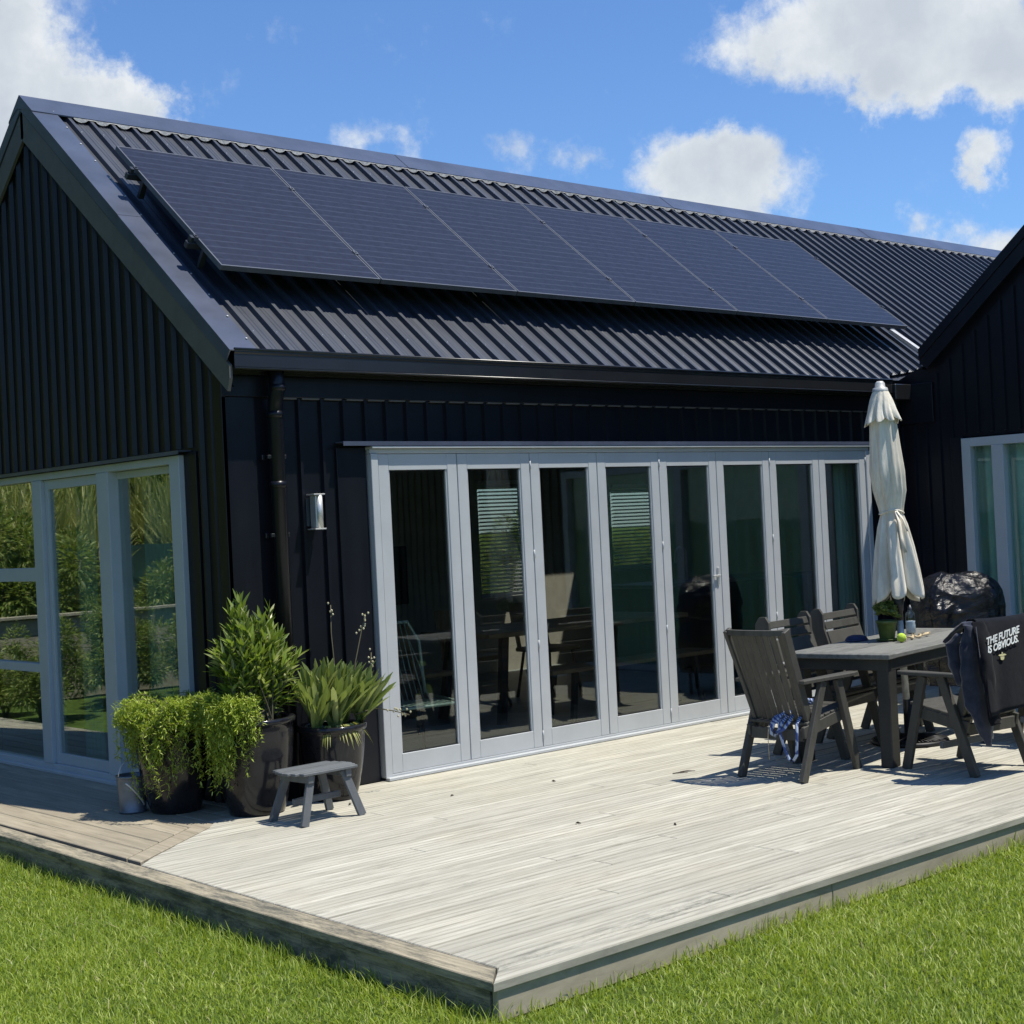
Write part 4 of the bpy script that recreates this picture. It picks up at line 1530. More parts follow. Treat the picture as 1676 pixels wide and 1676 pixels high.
leaves('withered_leaf', P, D, rng.uniform(0.07, 0.13, 26), 0.012, M['leaf_dry'], p3, 0.9, 0.3, 4)
for (pts, nb) in (([(0.06, 0.03, 0.5), (0.085, 0.06, 0.8), (0.10, 0.10, 1.0), (0.12, 0.12, 1.17)], 5),
                  ([(0.16, 0.0, 0.5), (0.22, 0.03, 0.80), (0.29, 0.05, 0.98), (0.33, 0.05, 1.10)], 12),
                  ([(0.18, -0.02, 0.5), (0.28, -0.0, 0.62), (0.32, 0.0, 0.78), (0.325, 0.0, 0.86)], 9),
                  ([(0.12, -0.08, 0.50), (0.24, -0.13, 0.53), (0.36, -0.16, 0.50), (0.46, -0.19, 0.465)], 12)):
    b = MB(); b.tube(pts, [0.005, 0.004, 0.0035, 0.003], 6)
    st = b.build('flower_stalk', M['stem'], p3)
    tip = Vector(pts[-1]); d = (tip - Vector(pts[-2])).normalized()
    for j in range(nb):
        b = MB()
        c = tip - d * (j * 0.012) + Vector(rng.normal(size=3)) * 0.012
        b.lathe(c, [(0.0005, -0.008), (0.006, -0.003), (0.007, 0.003), (0.0005, 0.009)], 7)
        b.build('flower_bud', M['cream_bud'], st)

# ---- metal bucket
bk = empty('bucket', (-0.495, 0.43, 0), 0, 'grey metal bucket with wire handle, behind the trailing plant by the side window', 'bucket')
b = MB()
b.lathe((0, 0, 0), [(0.001, 0.004), (0.078, 0.004), (0.082, 0.0), (0.084, 0.012), (0.080, 0.018), (0.084, 0.10), (0.089, 0.19), (0.090, 0.21), (0.095, 0.215), (0.095, 0.224), (0.088, 0.226), (0.084, 0.19), (0.078, 0.02)], 40)
b.build('bucket_body', M['galv'], bk)
b = MB()
b.tube([(0.094 * math.cos(t) * 1.0, 0.10 * math.cos(t) * 0.15 - 0.0, 0.215 + 0.10 * math.sin(t)) for t in np.linspace(0.15, PI - 0.1, 16)], 0.0035, 7)
b.build('handle', M['steel'], bk)
b = MB()
b.tube([(-0.03 - 0.055 * math.cos(t), -0.088 - 0.035 * math.sin(t), 0.12 + 0.065 * math.cos(2 * t) * 0 + 0.07 * math.cos(t)) for t in np.linspace(0.0, PI, 12)], 0.006, 8)
b.build('side_handle', M['steel'], bk)

# ---- little slatted stool
stl = empty('stool', (0.045, -0.730, 0), R_(3), 'small grey painted slatted stool with splayed legs, in front of the black pots', 'stool')
TZ = 0.290
b = MB()
n_ = 6
for i in range(n_):
    y0 = -0.150 + i * 0.050
    hw = 0.235 - 0.012 * abs(i - 2.5) ** 1.4
    b.box(-hw, hw, y0 + 0.003, y0 + 0.047, TZ - 0.016, TZ, 0.003)
b.build('seat', M['stool'], stl)
for sx in (-1, 1):
    b = MB(); b.box(sx * 0.135 - 0.018, sx * 0.135 + 0.018, -0.135, 0.135, TZ - 0.060, TZ - 0.0165, 0.002)
    b.build('seat_rail', M['stool'], stl)
    for sy in (-1, 1):
        b = MB()
        b.bar((sx * 0.115, sy * 0.148 * 0.72, TZ - 0.02), (sx * 0.205, sy * 0.150, 0.0), 0.020, 0.050, Y, 0.002)
        b.build('leg', M['stool'], stl)
b = MB(); b.box(-0.165, 0.165, -0.012, 0.012, 0.10, 0.135, 0.002)
b.build('stretcher', M['stool'], stl)

# ================================================================== OUTDOOR FURNITURE
def make_table():
    r = empty('dining_table')
    Lx, Ly, TT = 1.95, 0.73, 0.705
    b = MB()
    nb = 6
    for i in range(nb):
        y0 = -Ly / 2 + 0.0 + i * Ly / nb
        x_in = Lx / 2 - 0.105
        b.box(-x_in, x_in, y0 + 0.0045, y0 + Ly / nb - 0.0045, TT - 0.030, TT + random.uniform(-0.001, 0.001), 0.005)
    for s in (-1, 1):
        b.box(s * (Lx / 2 - 0.102), s * (Lx / 2), -Ly / 2, Ly / 2, TT - 0.031, TT + 0.0005, 0.004)
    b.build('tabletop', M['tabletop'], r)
    b = MB()
    b.box(-Lx / 2 + 0.07, Lx / 2 - 0.07, -Ly / 2 + 0.030, -Ly / 2 + 0.055, TT - 0.105, TT - 0.0315, 0.003)
    b.box(-Lx / 2 + 0.07, Lx / 2 - 0.07, Ly / 2 - 0.055, Ly / 2 - 0.030, TT - 0.105, TT - 0.0315, 0.003)
    b.box(-Lx / 2 + 0.045, -Lx / 2 + 0.07, -Ly / 2 + 0.03, Ly / 2 - 0.03, TT - 0.105, TT - 0.0315, 0.003)
    b.box(Lx / 2 - 0.07, Lx / 2 - 0.045, -Ly / 2 + 0.03, Ly / 2 - 0.03, TT - 0.105, TT - 0.0315, 0.003)
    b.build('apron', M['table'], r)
    for sx in (-1, 1):
        for sy in (-1, 1):
            b = MB()
            cx, cy = sx * (Lx / 2 - 0.105), sy * (Ly / 2 - 0.072)
            b.box(cx - 0.056, cx + 0.056, cy - 0.041, cy + 0.041, 0.0, TT - 0.0325, 0.006)
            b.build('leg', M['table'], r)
    return r


tb = make_table()
TC = Vector((3.955, -2.022, 0)); TA = R_(9.5)
tb.location = TC; tb.rotation_euler = (0, 0, TA)
tag(tb, 'long charcoal timber outdoor dining table with thick square legs, parasol rising through it', 'table')


def make_chair(kind, w=0.46, sc=1.0):
    """faces +x. kind 'v': vertical slats, 'h': horizontal slats between wide rounded ears"""
    r = empty('outdoor_chair')
    mt = M['chair']
    hw = w / 2
    xs = lambda v: v * sc
    for s in (-1, 1):
        y = s * hw
        b = MB(); b.bar((xs(0.115), y, 0.580), (xs(0.295), y, 0.0), 0.032, 0.058, Y, 0.003)
        b.build('leg', mt, r)
        b = MB(); b.bar((xs(-0.045), y, 0.580), (xs(-0.295), y, 0.0), 0.032, 0.058, Y, 0.003)
        b.build('leg', mt, r)
        # arm: tapered plank, gently rounded tip
        b = MB()
        pl = [(-0.27, 0.030), (-0.10, 0.034), (0.10, 0.044), (0.24, 0.046), (0.30, 0.038), (0.325, 0.018)]
        outer = [(xs(px), y + py) for px, py in pl] + [(xs(px), y - py * 0.8) for px, py in pl[::-1]]
        plank_poly(b, outer, 0.605, 0.022, 0.005)
        b.build('armrest', mt, r)
        # seat side rail
        b = MB(); b.bar((xs(-0.235), y - s * 0.026, 0.285), (xs(0.235), y - s * 0.026, 0.362), 0.022, 0.070, Y, 0.003)
        b.build('side_rail', mt, r)
        # back post
        b = MB()
        if kind == 'v':
            b.bar((xs(-0.135), y - s * 0.040, 0.31), (xs(-0.385), y - s * 0.012, 0.912), 0.026, 0.062, Y, 0.004)
        else:
            pts = [(-0.10, 0.30), (-0.235, 0.60), (-0.30, 0.78), (-0.305, 0.875), (-0.335, 0.915), (-0.385, 0.915), (-0.425, 0.87), (-0.425, 0.78), (-0.34, 0.52), (-0.20, 0.28)]
            prof = [(xs(px), pz) for px, pz in pts]
            b.sweep(prof, (0, y - 0.013, 0), (0, y + 0.013, 0), X, Z)
        b.build('back_post', mt, r)
    # seat slats across
    b = MB()
    for i in range(7):
        t = i / 6
        x = -0.175 + t * 0.40
        b.obox(Vector((xs(x), 0, 0.340 + t * 0.062)), Vector((math.cos(0.16), 0, math.sin(0.16))), Y, Vector((-math.sin(0.16), 0, math.cos(0.16))), 0.056, w - 0.035, 0.018, 0.003)
    b.build('seat', mt, r)
    b = MB(); b.box(xs(0.222), xs(0.222) + 0.022, -hw + 0.037, hw - 0.037, 0.315, 0.385, 0.003)
    b.build('front_rail', mt, r)
    b = MB(); b.box(xs(-0.225), xs(-0.225) + 0.022, -hw + 0.037, hw - 0.037, 0.235, 0.305, 0.003)
    b.build('rear_rail', mt, r)
    if kind == 'v':
        b = MB()
        n_ = 8
        for i in range(n_):
            t = (i + 0.5) / n_ * 2 - 1
            y = t * (hw - 0.035)
            cv = 0.030 * (1 - t * t)
            b.bar((xs(-0.16) - cv * 0.6, y * 0.94, 0.345), (xs(-0.368) - cv, y * 1.02, 0.885), (w - 0.07) / 8 * 0.80, 0.013, Y, 0.003)
        b.build('backrest', mt, r)
        b = MB()
        pin, pout = [], []
        for i in range(11):
            t = i / 10 * 2 - 1
            cv = 0.032 * (1 - t * t)
            pin.append((xs(-0.362) - cv, t * (hw - 0.016))); pout.append((xs(-0.40) - cv, t * (hw - 0.016)))
        for i in range(10):
            plank_poly(b, [pin[i], pin[i + 1], pout[i + 1], pout[i]], 0.912, 0.032, 0.0005)
        b.build('top_rail', mt, r)
    else:
        b = MB()
        for (z0, z1) in ((0.40, 0.50), (0.515, 0.60), (0.615, 0.755), (0.768, 0.820), (0.834, 0.880)):
            xa_ = -0.10 - (z0 - 0.30) * 0.385; xb_ = -0.10 - (z1 - 0.30) * 0.385
            b.bar((xs(xa_) - 0.012, 0, z0), (xs(xb_) - 0.012, 0, z1), w - 0.03, 0.016, Y, 0.003)
        b.build('backrest', mt, r)
    return r


GRP = 'charcoal timber armchairs round the outdoor table'
c1 = make_chair('v', 0.45, 1.0)
c1.location = (2.675, -2.115, 0); c1.rotation_euler = (0, 0, R_(3))
tag(c1, 'charcoal slatted armchair at the left end of the outdoor table, blue strap hanging from it', 'chair', GRP)
c2 = make_chair('v', 0.52, 0.86)
c2.location = (3.36, -2.86, 0); c2.rotation_euler = (0, 0, R_(84))
tag(c2, 'charcoal armchair on the near side of the table with a printed hoodie over its back', 'chair', GRP)
b = MB(); b.box(-0.015, 0.010, -0.245, 0.245, 0.145, 0.185, 0.003)
b.build('stretcher', M['stool'], c2)
cA = make_chair('h', 0.55, 0.86)
cA.location = (3.47, -1.765, 0); cA.rotation_euler = (0, 0, R_(-82))
tag(cA, 'horizontal-slat charcoal armchair behind the table, left one of the two, facing the lawn', 'chair', GRP)
cB = copy_tree(cA)
cB.location = (4.22, -1.64, 0); cB.rotation_euler = (0, 0, R_(-80))
tag(cB, 'horizontal-slat charcoal armchair behind the table, partly hidden by the small potted plant', 'chair', GRP)
cC = copy_tree(c2)
for ch in list(cC.children):
    pass
cC.location = (4.55, -2.66, 0); cC.rotation_euler = (0, 0, R_(96))
tag(cC, 'charcoal armchair at the right frame edge, beyond the one with the hoodie', 'chair', GRP)

# ---- blue strap over the rear rail of the end chair
b = MB()
def ribbon(b, pts, w, side, th=0.003):
    pts = [Vector(p) for p in pts]; side = Vector(side).normalized()
    vs = []
    for i, p in enumerate(pts):
        d = (pts[min(i + 1, len(pts) - 1)] - pts[max(i - 1, 0)]).normalized()
        s = (side - d * side.dot(d)).normalized(); nn = d.cross(s)
        for a, c in ((-1, -1), (1, -1), (1, 1), (-1, 1)):
            vs.append(p + s * (a * w / 2) + nn * (c * th / 2))
    fs = []
    for i in range(len(pts) - 1):
        for k in range(4):
            fs.append((i * 4 + k, i * 4 + (k + 1) % 4, i * 4 + 4 + (k + 1) % 4, i * 4 + 4 + k))
    b.faces(vs, fs, True)
    b.poly(vs[:4][::-1]); b.poly(vs[-4:])
st_root = empty('strap', (2.452, -2.19, 0.0), R_(3), 'looped blue webbing dog lead hanging over the back of the end chair seat', 'strap')
loops = [
    [(0.10, 0.03, 0.385), (0.02, 0.03, 0.375), (-0.03, 0.02, 0.350), (-0.045, 0.0, 0.27), (-0.045, -0.03, 0.175), (-0.045, -0.055, 0.130), (-0.047, -0.085, 0.125), (-0.047, -0.110, 0.160), (-0.045, -0.115, 0.24), (-0.03, -0.11, 0.345), (0.02, -0.10, 0.375), (0.09, -0.07, 0.385)],
    [(0.09, 0.05, 0.39), (-0.01, 0.06, 0.372), (-0.04, 0.07, 0.33), (-0.050, 0.065, 0.28), (-0.052, 0.04, 0.262), (-0.050, 0.01, 0.30), (-0.03, -0.01, 0.352), (0.03, -0.01, 0.385)],
    [(0.08, 0.0, 0.40), (0.0, 0.02, 0.39), (-0.045, 0.045, 0.34), (-0.058, 0.05, 0.30), (-0.058, 0.02, 0.285), (-0.055, -0.03, 0.31), (-0.035, -0.06, 0.355), (0.02, -0.05, 0.39)]]
b = MB()
for lp in loops: ribbon(b, lp, 0.020, (0, 0.35, 0.1) if lp is loops[0] else (0.1, 0.6, 0.6))
b.build('webbing', M['strap'], st_root)
b = MB()
b.tube([(-0.045, 0.085, 0.33), (-0.05, 0.09, 0.25), (-0.05, 0.088, 0.12)], 0.0022, 6)
b.build('cord', M['twine'], st_root)
b = MB()
ribbon(b, [(0.24, -0.01, 0.415), (0.27, 0.03, 0.43), (0.30, 0.0, 0.425), (0.27, -0.03, 0.445), (0.24, 0.0, 0.45), (0.29, 0.03, 0.455)], 0.025, (0.1, 0.2, 1))
b.build('webbing', M['strap'], st_root)

# ---- hoodie over chair c2
H0 = c2.location.copy(); HA = c2.rotation_euler[2]
FW = Vector((math.cos(HA), math.sin(HA), 0)); LF = Vector((-math.sin(HA), math.cos(HA), 0))
hd = empty('hoodie', (c2.location.x - 0.085, c2.location.y, 0.0), HA, 'black hoodie printed with white slogan, draped over the near chair back', 'hoodie')
# body sheet in the chair's own frame: path over the top rail
def sheet(name, ny, path, yl, yr, mat, parent, wr=0.006, hem=None, edge=0.0, seed=0):
    rr = random.Random(seed); ph = [rr.uniform(0, 6) for _ in range(6)]
    nv = len(path)
    vs = []
    for i in range(ny + 1):
        u = i / ny
        y = yl + (yr - yl) * u
        for j, (px, pz) in enumerate(path):
            t = j / (nv - 1)
            w = wr * (0.3 + t) * (math.sin(u * 9 + ph[0] + t * 2) + 0.5 * math.sin(u * 23 + ph[1] + 3 * t + math.sin(u * 7)) + 0.6 * math.sin(t * 9 + ph[2] + u * 4))
            zz = pz
            if hem: zz += hem(u) * max(0, (t - 0.5) * 2) ** 2
            zz -= 0.012 * math.sin(u * PI) * (1 - t)          # sag between the posts
            vs.append((px - w - edge * abs(2 * u - 1) ** 3, y + 0.01 * math.sin(t * 5 + ph[3]) , zz))
    fs = []
    for i in range(ny):
        for j in range(nv - 1):
            fs.append((i * nv + j, (i + 1) * nv + j, (i + 1) * nv + j + 1, i * nv + j + 1))
    b = MB(); b.faces(vs, fs, True)
    o = b.build(name, mat, parent)
    sm = o.modifiers.new('thick', 'SOLIDIFY'); sm.thickness = 0.008; sm.offset = 0
    return o
sc2 = 0.86
xt = -0.385 * sc2
path = [(xt + 0.10, 0.72), (xt + 0.055, 0.82), (xt + 0.04, 0.90), (xt + 0.015, 0.935), (xt - 0.03, 0.938), (xt - 0.062, 0.915)] + [(xt - 0.075 - 0.004 * k, 0.90 - 0.037 * k) for k in range(1, 15)]
sheet('hoodie_body', 60, path, 0.285, -0.33, M['fleece'], hd, 0.004, hem=lambda u: 0.028 * math.sin(u * PI) - 0.0, seed=3)
# hem band
pb = [(xt - 0.142 + 0.0, 0.385), (xt - 0.142, 0.345)]
# left sleeve: folded tube hanging down
def sleeve(name, pts, rs, flat, mat, parent, n=18, seed=1):
    rr = random.Random(seed)
    pts = [Vector(p) for p in pts]
    # resample
    q = []; rq = []
    for i in range(len(pts) - 1):
        for k in range(5):
            t = k / 5
            q.append(pts[i].lerp(pts[i + 1], t)); rq.append(rs[i] + (rs[i + 1] - rs[i]) * t)
    q.append(pts[-1]); rq.append(rs[-1])
    vs = []
    for i, p in enumerate(q):
        for k in range(n):
            a = 2 * PI * k / n
            f = 1 + 0.10 * math.sin(3 * a + i * 0.7 + seed) + 0.08 * math.sin(5 * a - i * 0.4) + 0.05 * math.sin(i * 1.9)
            vs.append((p.x + rq[i] * flat * math.sin(a) * f, p.y + rq[i] * math.cos(a) * f, p.z + 0.004 * math.sin(a * 2 + i)))
    fs = []
    for i in range(len(q) - 1):
        for k in range(n):
            fs.append((i * n + k, i * n + (k + 1) % n, (i + 1) * n + (k + 1) % n, (i + 1) * n + k))
    fs.append(tuple(range(n))); fs.append(tuple((len(q) - 1) * n + k for k in range(n)))
    b = MB(); b.faces(vs, fs, True)
    return b.build(name, mat, parent)
sleeve('sleeve', [(xt - 0.03, 0.20, 0.925), (xt - 0.05, 0.25, 0.925), (xt - 0.07, 0.265, 0.86), (xt - 0.095, 0.262, 0.70), (xt - 0.10, 0.245, 0.52), (xt - 0.10, 0.225, 0.38), (xt - 0.10, 0.215, 0.33)],
       [0.03, 0.055, 0.062, 0.060, 0.055, 0.050, 0.045], 0.34, M['fleece'], hd, seed=2)
# second garment bundled at the chair's left shoulder and hanging lower
jk = empty('jacket', (c2.location.x - 0.075, c2.location.y, 0.0), HA, 'faded navy blue jacket slung over the left corner of the hoodie chair, hem hanging low', 'jacket')
sleeve('jacket_body', [(xt + 0.16, 0.29, 0.80), (xt + 0.08, 0.29, 0.87), (xt + 0.0, 0.285, 0.925), (xt - 0.03, 0.29, 0.90), (xt - 0.02, 0.295, 0.78), (xt + 0.0, 0.285, 0.62), (xt - 0.01, 0.255, 0.45), (xt - 0.03, 0.225, 0.30), (xt - 0.035, 0.205, 0.20)],
       [0.035, 0.05, 0.060, 0.072, 0.090, 0.105, 0.095, 0.065, 0.022], 0.40, M['jacket'], jk, seed=5)
sleeve('jacket_sleeve', [(xt + 0.02, 0.345, 0.86), (xt + 0.06, 0.365, 0.80), (xt + 0.06, 0.355, 0.68), (xt + 0.04, 0.330, 0.56)],
       [0.03, 0.045, 0.045, 0.03], 0.7, M['jacket'], jk, seed=9)
b = MB()
ribbon(b, [(xt - 0.085, 0.335, 0.90), (xt - 0.095, 0.33, 0.75), (xt - 0.10, 0.31, 0.55), (xt - 0.095, 0.285, 0.47)], 0.005, (0, 1, 0), 0.002)
b.build('piping', M['jacket'], jk)

def text_mesh(name, body, size, mat, parent, loc, xaxis, yaxis, shear=0.25, offset=0.012, spacing=0.88, align='LEFT'):
    cu = bpy.data.curves.new(name + '_curve', 'FONT')
    cu.body = body; cu.size = size; cu.shear = shear; cu.offset = offset * size; cu.extrude = 0.0008
    cu.space_character = spacing; cu.align_x = align; cu.resolution_u = 3; cu.space_line = 0.86
    to = bpy.data.objects.new('tmp', cu); COL.objects.link(to)
    bpy.context.view_layer.update()
    me = bpy.data.meshes.new_from_object(to.evaluated_get(bpy.context.evaluated_depsgraph_get()))
    bpy.data.objects.remove(to)
    me.materials.clear(); me.materials.append(mat)
    o = bpy.data.objects.new(name, me); COL.objects.link(o)
    o.parent = parent
    xa = Vector(xaxis).normalized(); ya = Vector(yaxis).normalized(); za = xa.cross(ya)
    m4 = Matrix((xa, ya, za)).transposed().to_4x4(); m4.translation = Vector(loc)
    o.matrix_local = m4
    return o
# local frame: right (as seen from behind) = -y, up = z, outward = -x
text_mesh('slogan_print', 'THE FUTURE\nIS OBVIOUS.', 0.0575, M['white_print'], hd, (xt - 0.1055, 0.268, 0.790), (0, -1, 0.16), (0.0, 0.16, 1), 0.30, 0.028, 0.94)
b = MB()
px_ = xt - 0.1060
b.sweep([(0.0, 0.0), (0.035, 0.004), (0.062, 0.003), (0.075, -0.004), (0.04, -0.009), (0.012, -0.007)], (px_, 0.165, 0.725), (px_ - 0.002, 0.165, 0.725), -Y, Z)
b.sweep([(0.018, -0.010), (0.054, -0.012), (0.050, -0.028), (0.036, -0.032), (0.020, -0.028)], (px_, 0.165, 0.725), (px_ - 0.002, 0.165, 0.725), -Y, Z)
b.sweep([(0.030, 0.006), (0.044, 0.006), (0.040, 0.014), (0.034, 0.014)], (px_, 0.165, 0.725), (px_ - 0.002, 0.165, 0.725), -Y, Z)
b.build('emblem_print', M['cream_print'], hd)

# ---- things on the table
TT = 0.7065
tp = empty('potted_plant', (3.885, -1.965, TT), 0, 'green pot of succulent leaves standing on the outdoor table', 'potted plant')
b = MB()
b.lathe((0, 0, 0), [(0.001, 0.010), (0.047, 0.010), (0.050, 0.016), (0.066, 0.118), (0.071, 0.119), (0.073, 0.135), (0.069, 0.138), (0.062, 0.134), (0.058, 0.11)], 36)
b.build('pot', M['greenpot'], tp)
b = MB()
b.lathe((0, 0, 0), [(0.001, 0.0), (0.062, 0.0), (0.076, 0.012), (0.074, 0.014), (0.060, 0.006), (0.001, 0.006)], 36)
b.build('saucer', M['greenpot'], tp)
b = MB(); b.lathe((0, 0, 0), [(0.001, 0.120), (0.060, 0.116)], 24); b.build('soil', M['soil'], tp)
P = []; D = []; L = []
for k in range(60):
    u_ = rng.normal(size=3); u_ /= np.linalg.norm(u_); u_[2] = abs(u_[2]) * 1.1 - 0.1
    c = np.array([0.0, 0.0, 0.165]) + u_ * np.array([0.082, 0.082, 0.095]) * rng.uniform(0.55, 1.0)
    for j in range(15):
        a = j * 2.4; sp_ = 0.3 + 1.0 * (j / 15)
        P.append(c); D.append(u_ * 0.7 + np.array([math.cos(a) * sp_, math.sin(a) * sp_, 0.35])); L.append(rng.uniform(0.024, 0.038))
leaves('foliage', P, D, np.array(L), 0.018, M['leaf_table'], tp, 0.0, 0.3, 3, 'paddle')

bt = empty('water_bottle', (4.415, -1.800, TT), 0, 'clear plastic water bottle standing on the outdoor table beside the parasol pole', 'bottle')
b = MB()
b.lathe((0, 0, 0), [(0.001, 0.004), (0.028, 0.0), (0.034, 0.008), (0.035, 0.06), (0.0325, 0.075), (0.035, 0.09), (0.035, 0.125), (0.030, 0.145), (0.014, 0.165), (0.013, 0.180)], 32)
b.build('bottle_body', M['bottle'], bt)
b = MB()
b.lathe((0, 0, 0), [(0.0152, 0.166), (0.0155, 0.188), (0.008, 0.190), (0.007, 0.203), (0.001, 0.204)], 20)
b.build('cap', M['alu_dark'], bt)
b = MB()
b.lathe((0, 0, 0), [(0.001, 0.0035), (0.0325, 0.006), (0.0338, 0.06), (0.031, 0.075), (0.0338, 0.09), (0.001, 0.092)], 28)
mw = simple('bottle_water', (0.70, 0.76, 0.80), 0.1, 0, 0.1, 20)
b.build('water', mw, bt)

bl = tag((lambda b: (b.lathe((0, 0, 0), [(0.0005, -0.031)] + [(0.031 * math.cos(t), 0.031 * math.sin(t)) for t in np.linspace(-1.4, 1.4, 13)] + [(0.0005, 0.031)], 24), b.build('ball', M['lime']))[1])(MB()), 'small lime green ball lying on the outdoor table edge', 'ball')
bl.location = (3.800, -2.135, TT + 0.031)
b = MB()
pts = []
for i in range(60):
    t = i / 59
    pts.append((3.84 + 0.50 * t + 0.018 * math.sin(t * 31), -2.10 + 0.10 * t + 0.022 * math.cos(t * 27) , TT + 0.008 + 0.010 * abs(math.sin(t * 17))))
b.tube(pts, 0.007, 6)
for k in range(70):
    i = rng.integers(0, 59); p = Vector(pts[i])
    q = p + Vector(rng.normal(size=3)) * 0.014; q.z = max(TT + 0.002, q.z)
    b.tube([p, q], 0.0015, 4, False)
tag(b.build('frayed_rope', M['twine']), 'tangle of frayed tan rope lying on the table beside the lime ball', 'rope')
cp = empty('cap', (3.845, -1.745, TT), R_(200), 'navy cloth cap lying on the far table edge left of the green pot', 'cap')
b = MB()
b.lathe((0, 0, 0), [(0.078, 0.0), (0.074, 0.012), (0.060, 0.028), (0.035, 0.036), (0.001, 0.038)], 24, wob=lambda a, z: 1 + 0.05 * math.sin(3 * a + z * 40))
b.build('crown', M['bluecloth'], cp)
b = MB()
plank_poly(b, [(0.055, -0.055), (0.10, -0.048), (0.125, 0.0), (0.10, 0.048), (0.055, 0.055), (0.07, 0.0)][:5], 0.008, 0.005, 0.001)
b.build('brim', M['bluecloth'], cp)

# ---- parasol, folded
um = empty('parasol', (4.03, -2.005, 0), 0, 'folded cream canvas parasol standing through the outdoor table', 'parasol')
PT = Vector((-0.155, -0.010, 2.43))
pole = lambda z: PT * (z / 2.43)
b = MB()
b.tube([pole(0.03), pole(0.50)], 0.021, 16); b.build('pole', M['pole_dark'], um)
b = MB()
b.tube([pole(0.30), pole(0.86)], 0.0235, 16); b.build('pole_sleeve', M['pole_pale'], um)
b = MB()
b.tube([pole(0.84), pole(2.40)], 0.026, 16)
b.tube([pole(0.90), pole(1.02)], [0.03, 0.045], 14)
b.build('pole', M['pole_dark'], um)


def folded(name, zs, rs, offs, nf, depth, mat, n=128, scallop=0.0, seed=0):
    """pleated cloth around the pole"""
    rr = random.Random(seed)
    ph = [rr.uniform(0, 6.28) for _ in range(8)]
    vs = []
    m_ = len(zs)
    # resample smoothly
    ZS = np.linspace(0, 1, 34)
    zi = np.interp(ZS, np.linspace(0, 1, m_), zs); ri = np.interp(ZS, np.linspace(0, 1, m_), rs); di = np.interp(ZS, np.linspace(0, 1, m_), depth)
    ox = np.interp(ZS, np.linspace(0, 1, m_), offs)
    for i in range(len(ZS)):
        t = ZS[i]
        c = pole(zi[i])
        for k in range(n):
            a = 2 * PI * k / n
            aa = a + 0.25 * math.sin(a * 2 + ph[0]) * 0.5 + 0.12 * math.sin(t * 4 + ph[1])
            w = abs(math.sin(aa * nf / 2 + ph[2])) ** 0.75
            w2 = math.sin(aa * nf * 1.5 + ph[3] + t * 3)
            r = ri[i] * (1 - di[i] * (1 - w) + 0.25 * di[i] * w2 * w)
            zz = zi[i] - scallop * (t ** 3) * (w + 0.4 * math.sin(a + ph[4]))
            vs.append((c.x + ox[i] + r * math.cos(a), c.y + r * math.sin(a), zz))
    fs = []
    for i in range(len(ZS) - 1):
        for k in range(n):
            fs.append((i * n + k, i * n + (k + 1) % n, (i + 1) * n + (k + 1) % n, (i + 1) * n + k))
    b = MB(); b.faces(vs, fs, True)
    o = b.build(name, mat, um)
    s_ = o.modifiers.new('thick', 'SOLIDIFY'); s_.thickness = 0.004; s_.offset = -1
    return o


folded('canopy', [2.24, 2.17, 2.02, 1.85, 1.72, 1.62, 1.57, 1.50, 1.36, 1.22, 1.10, 1.045], [0.080, 0.088, 0.098, 0.112, 0.106, 0.084, 0.075, 0.098, 0.128, 0.152, 0.170, 0.176],
       [0, 0, 0, 0.0, 0.01, 0.012, 0.012, 0.012, 0.012, 0.012, 0.01, 0.01], 8, [0.10, 0.16, 0.20, 0.22, 0.22, 0.20, 0.16, 0.28, 0.40, 0.48, 0.52, 0.52], M['canvas'], scallop=0.085, seed=4)
folded('vent_cap', [2.395, 2.33, 2.27, 2.205], [0.050, 0.078, 0.102, 0.132], [0, 0, 0, 0], 8, [0.02, 0.12, 0.2, 0.30], M['canvas'], scallop=0.035, seed=6)
b = MB()
c = pole(2.40)
b.lathe((c.x, c.y, 2.392), [(0.053, 0.0), (0.050, 0.02), (0.034, 0.030), (0.032, 0.055), (0.020, 0.068), (0.001, 0.070)], 24)
b.build('finial', M['pole_pale'], um)
b = MB()
c = pole(1.575)
b.tube([(c.x + 0.012 + 0.079 * math.cos(t), c.y + 0.079 * math.sin(t), 1.575 + 0.012 * math.sin(t * 2)) for t in np.linspace(0, 2 * PI, 30)], 0.007, 6, False)
ribbon(b, [(c.x - 0.045, c.y - 0.075, 1.58), (c.x - 0.04, c.y - 0.095, 1.50), (c.x - 0.055, c.y - 0.115, 1.40), (c.x - 0.05, c.y - 0.135, 1.30)], 0.03, (1, 0, 0.2), 0.003)
ribbon(b, [(c.x - 0.045, c.y - 0.078, 1.58), (c.x - 0.005, c.y - 0.100, 1.52), (c.x + 0.0, c.y - 0.125, 1.44)], 0.02, (1, 0, -0.2), 0.003)
b.build('tie_strap', M['canvas'], um)
# base: iron lattice disc
b = MB()
b.lathe((0, 0, 0), [(0.001, 0.0), (0.255, 0.0), (0.262, 0.015), (0.255, 0.030), (0.235, 0.032), (0.225, 0.022), (0.06, 0.045), (0.035, 0.055), (0.033, 0.30), (0.026, 0.305)], 40)
for k in range(24):
    a = 2 * PI * k / 24
    b.tube([(0.06 * math.cos(a), 0.06 * math.sin(a), 0.05), (0.24 * math.cos(a + 0.35), 0.24 * math.sin(a + 0.35), 0.032)], 0.006, 5)
    b.tube([(0.06 * math.cos(a), 0.06 * math.sin(a), 0.05), (0.24 * math.cos(a - 0.35), 0.24 * math.sin(a - 0.35), 0.032)], 0.006, 5)
b.build('base', M['grate'], um)

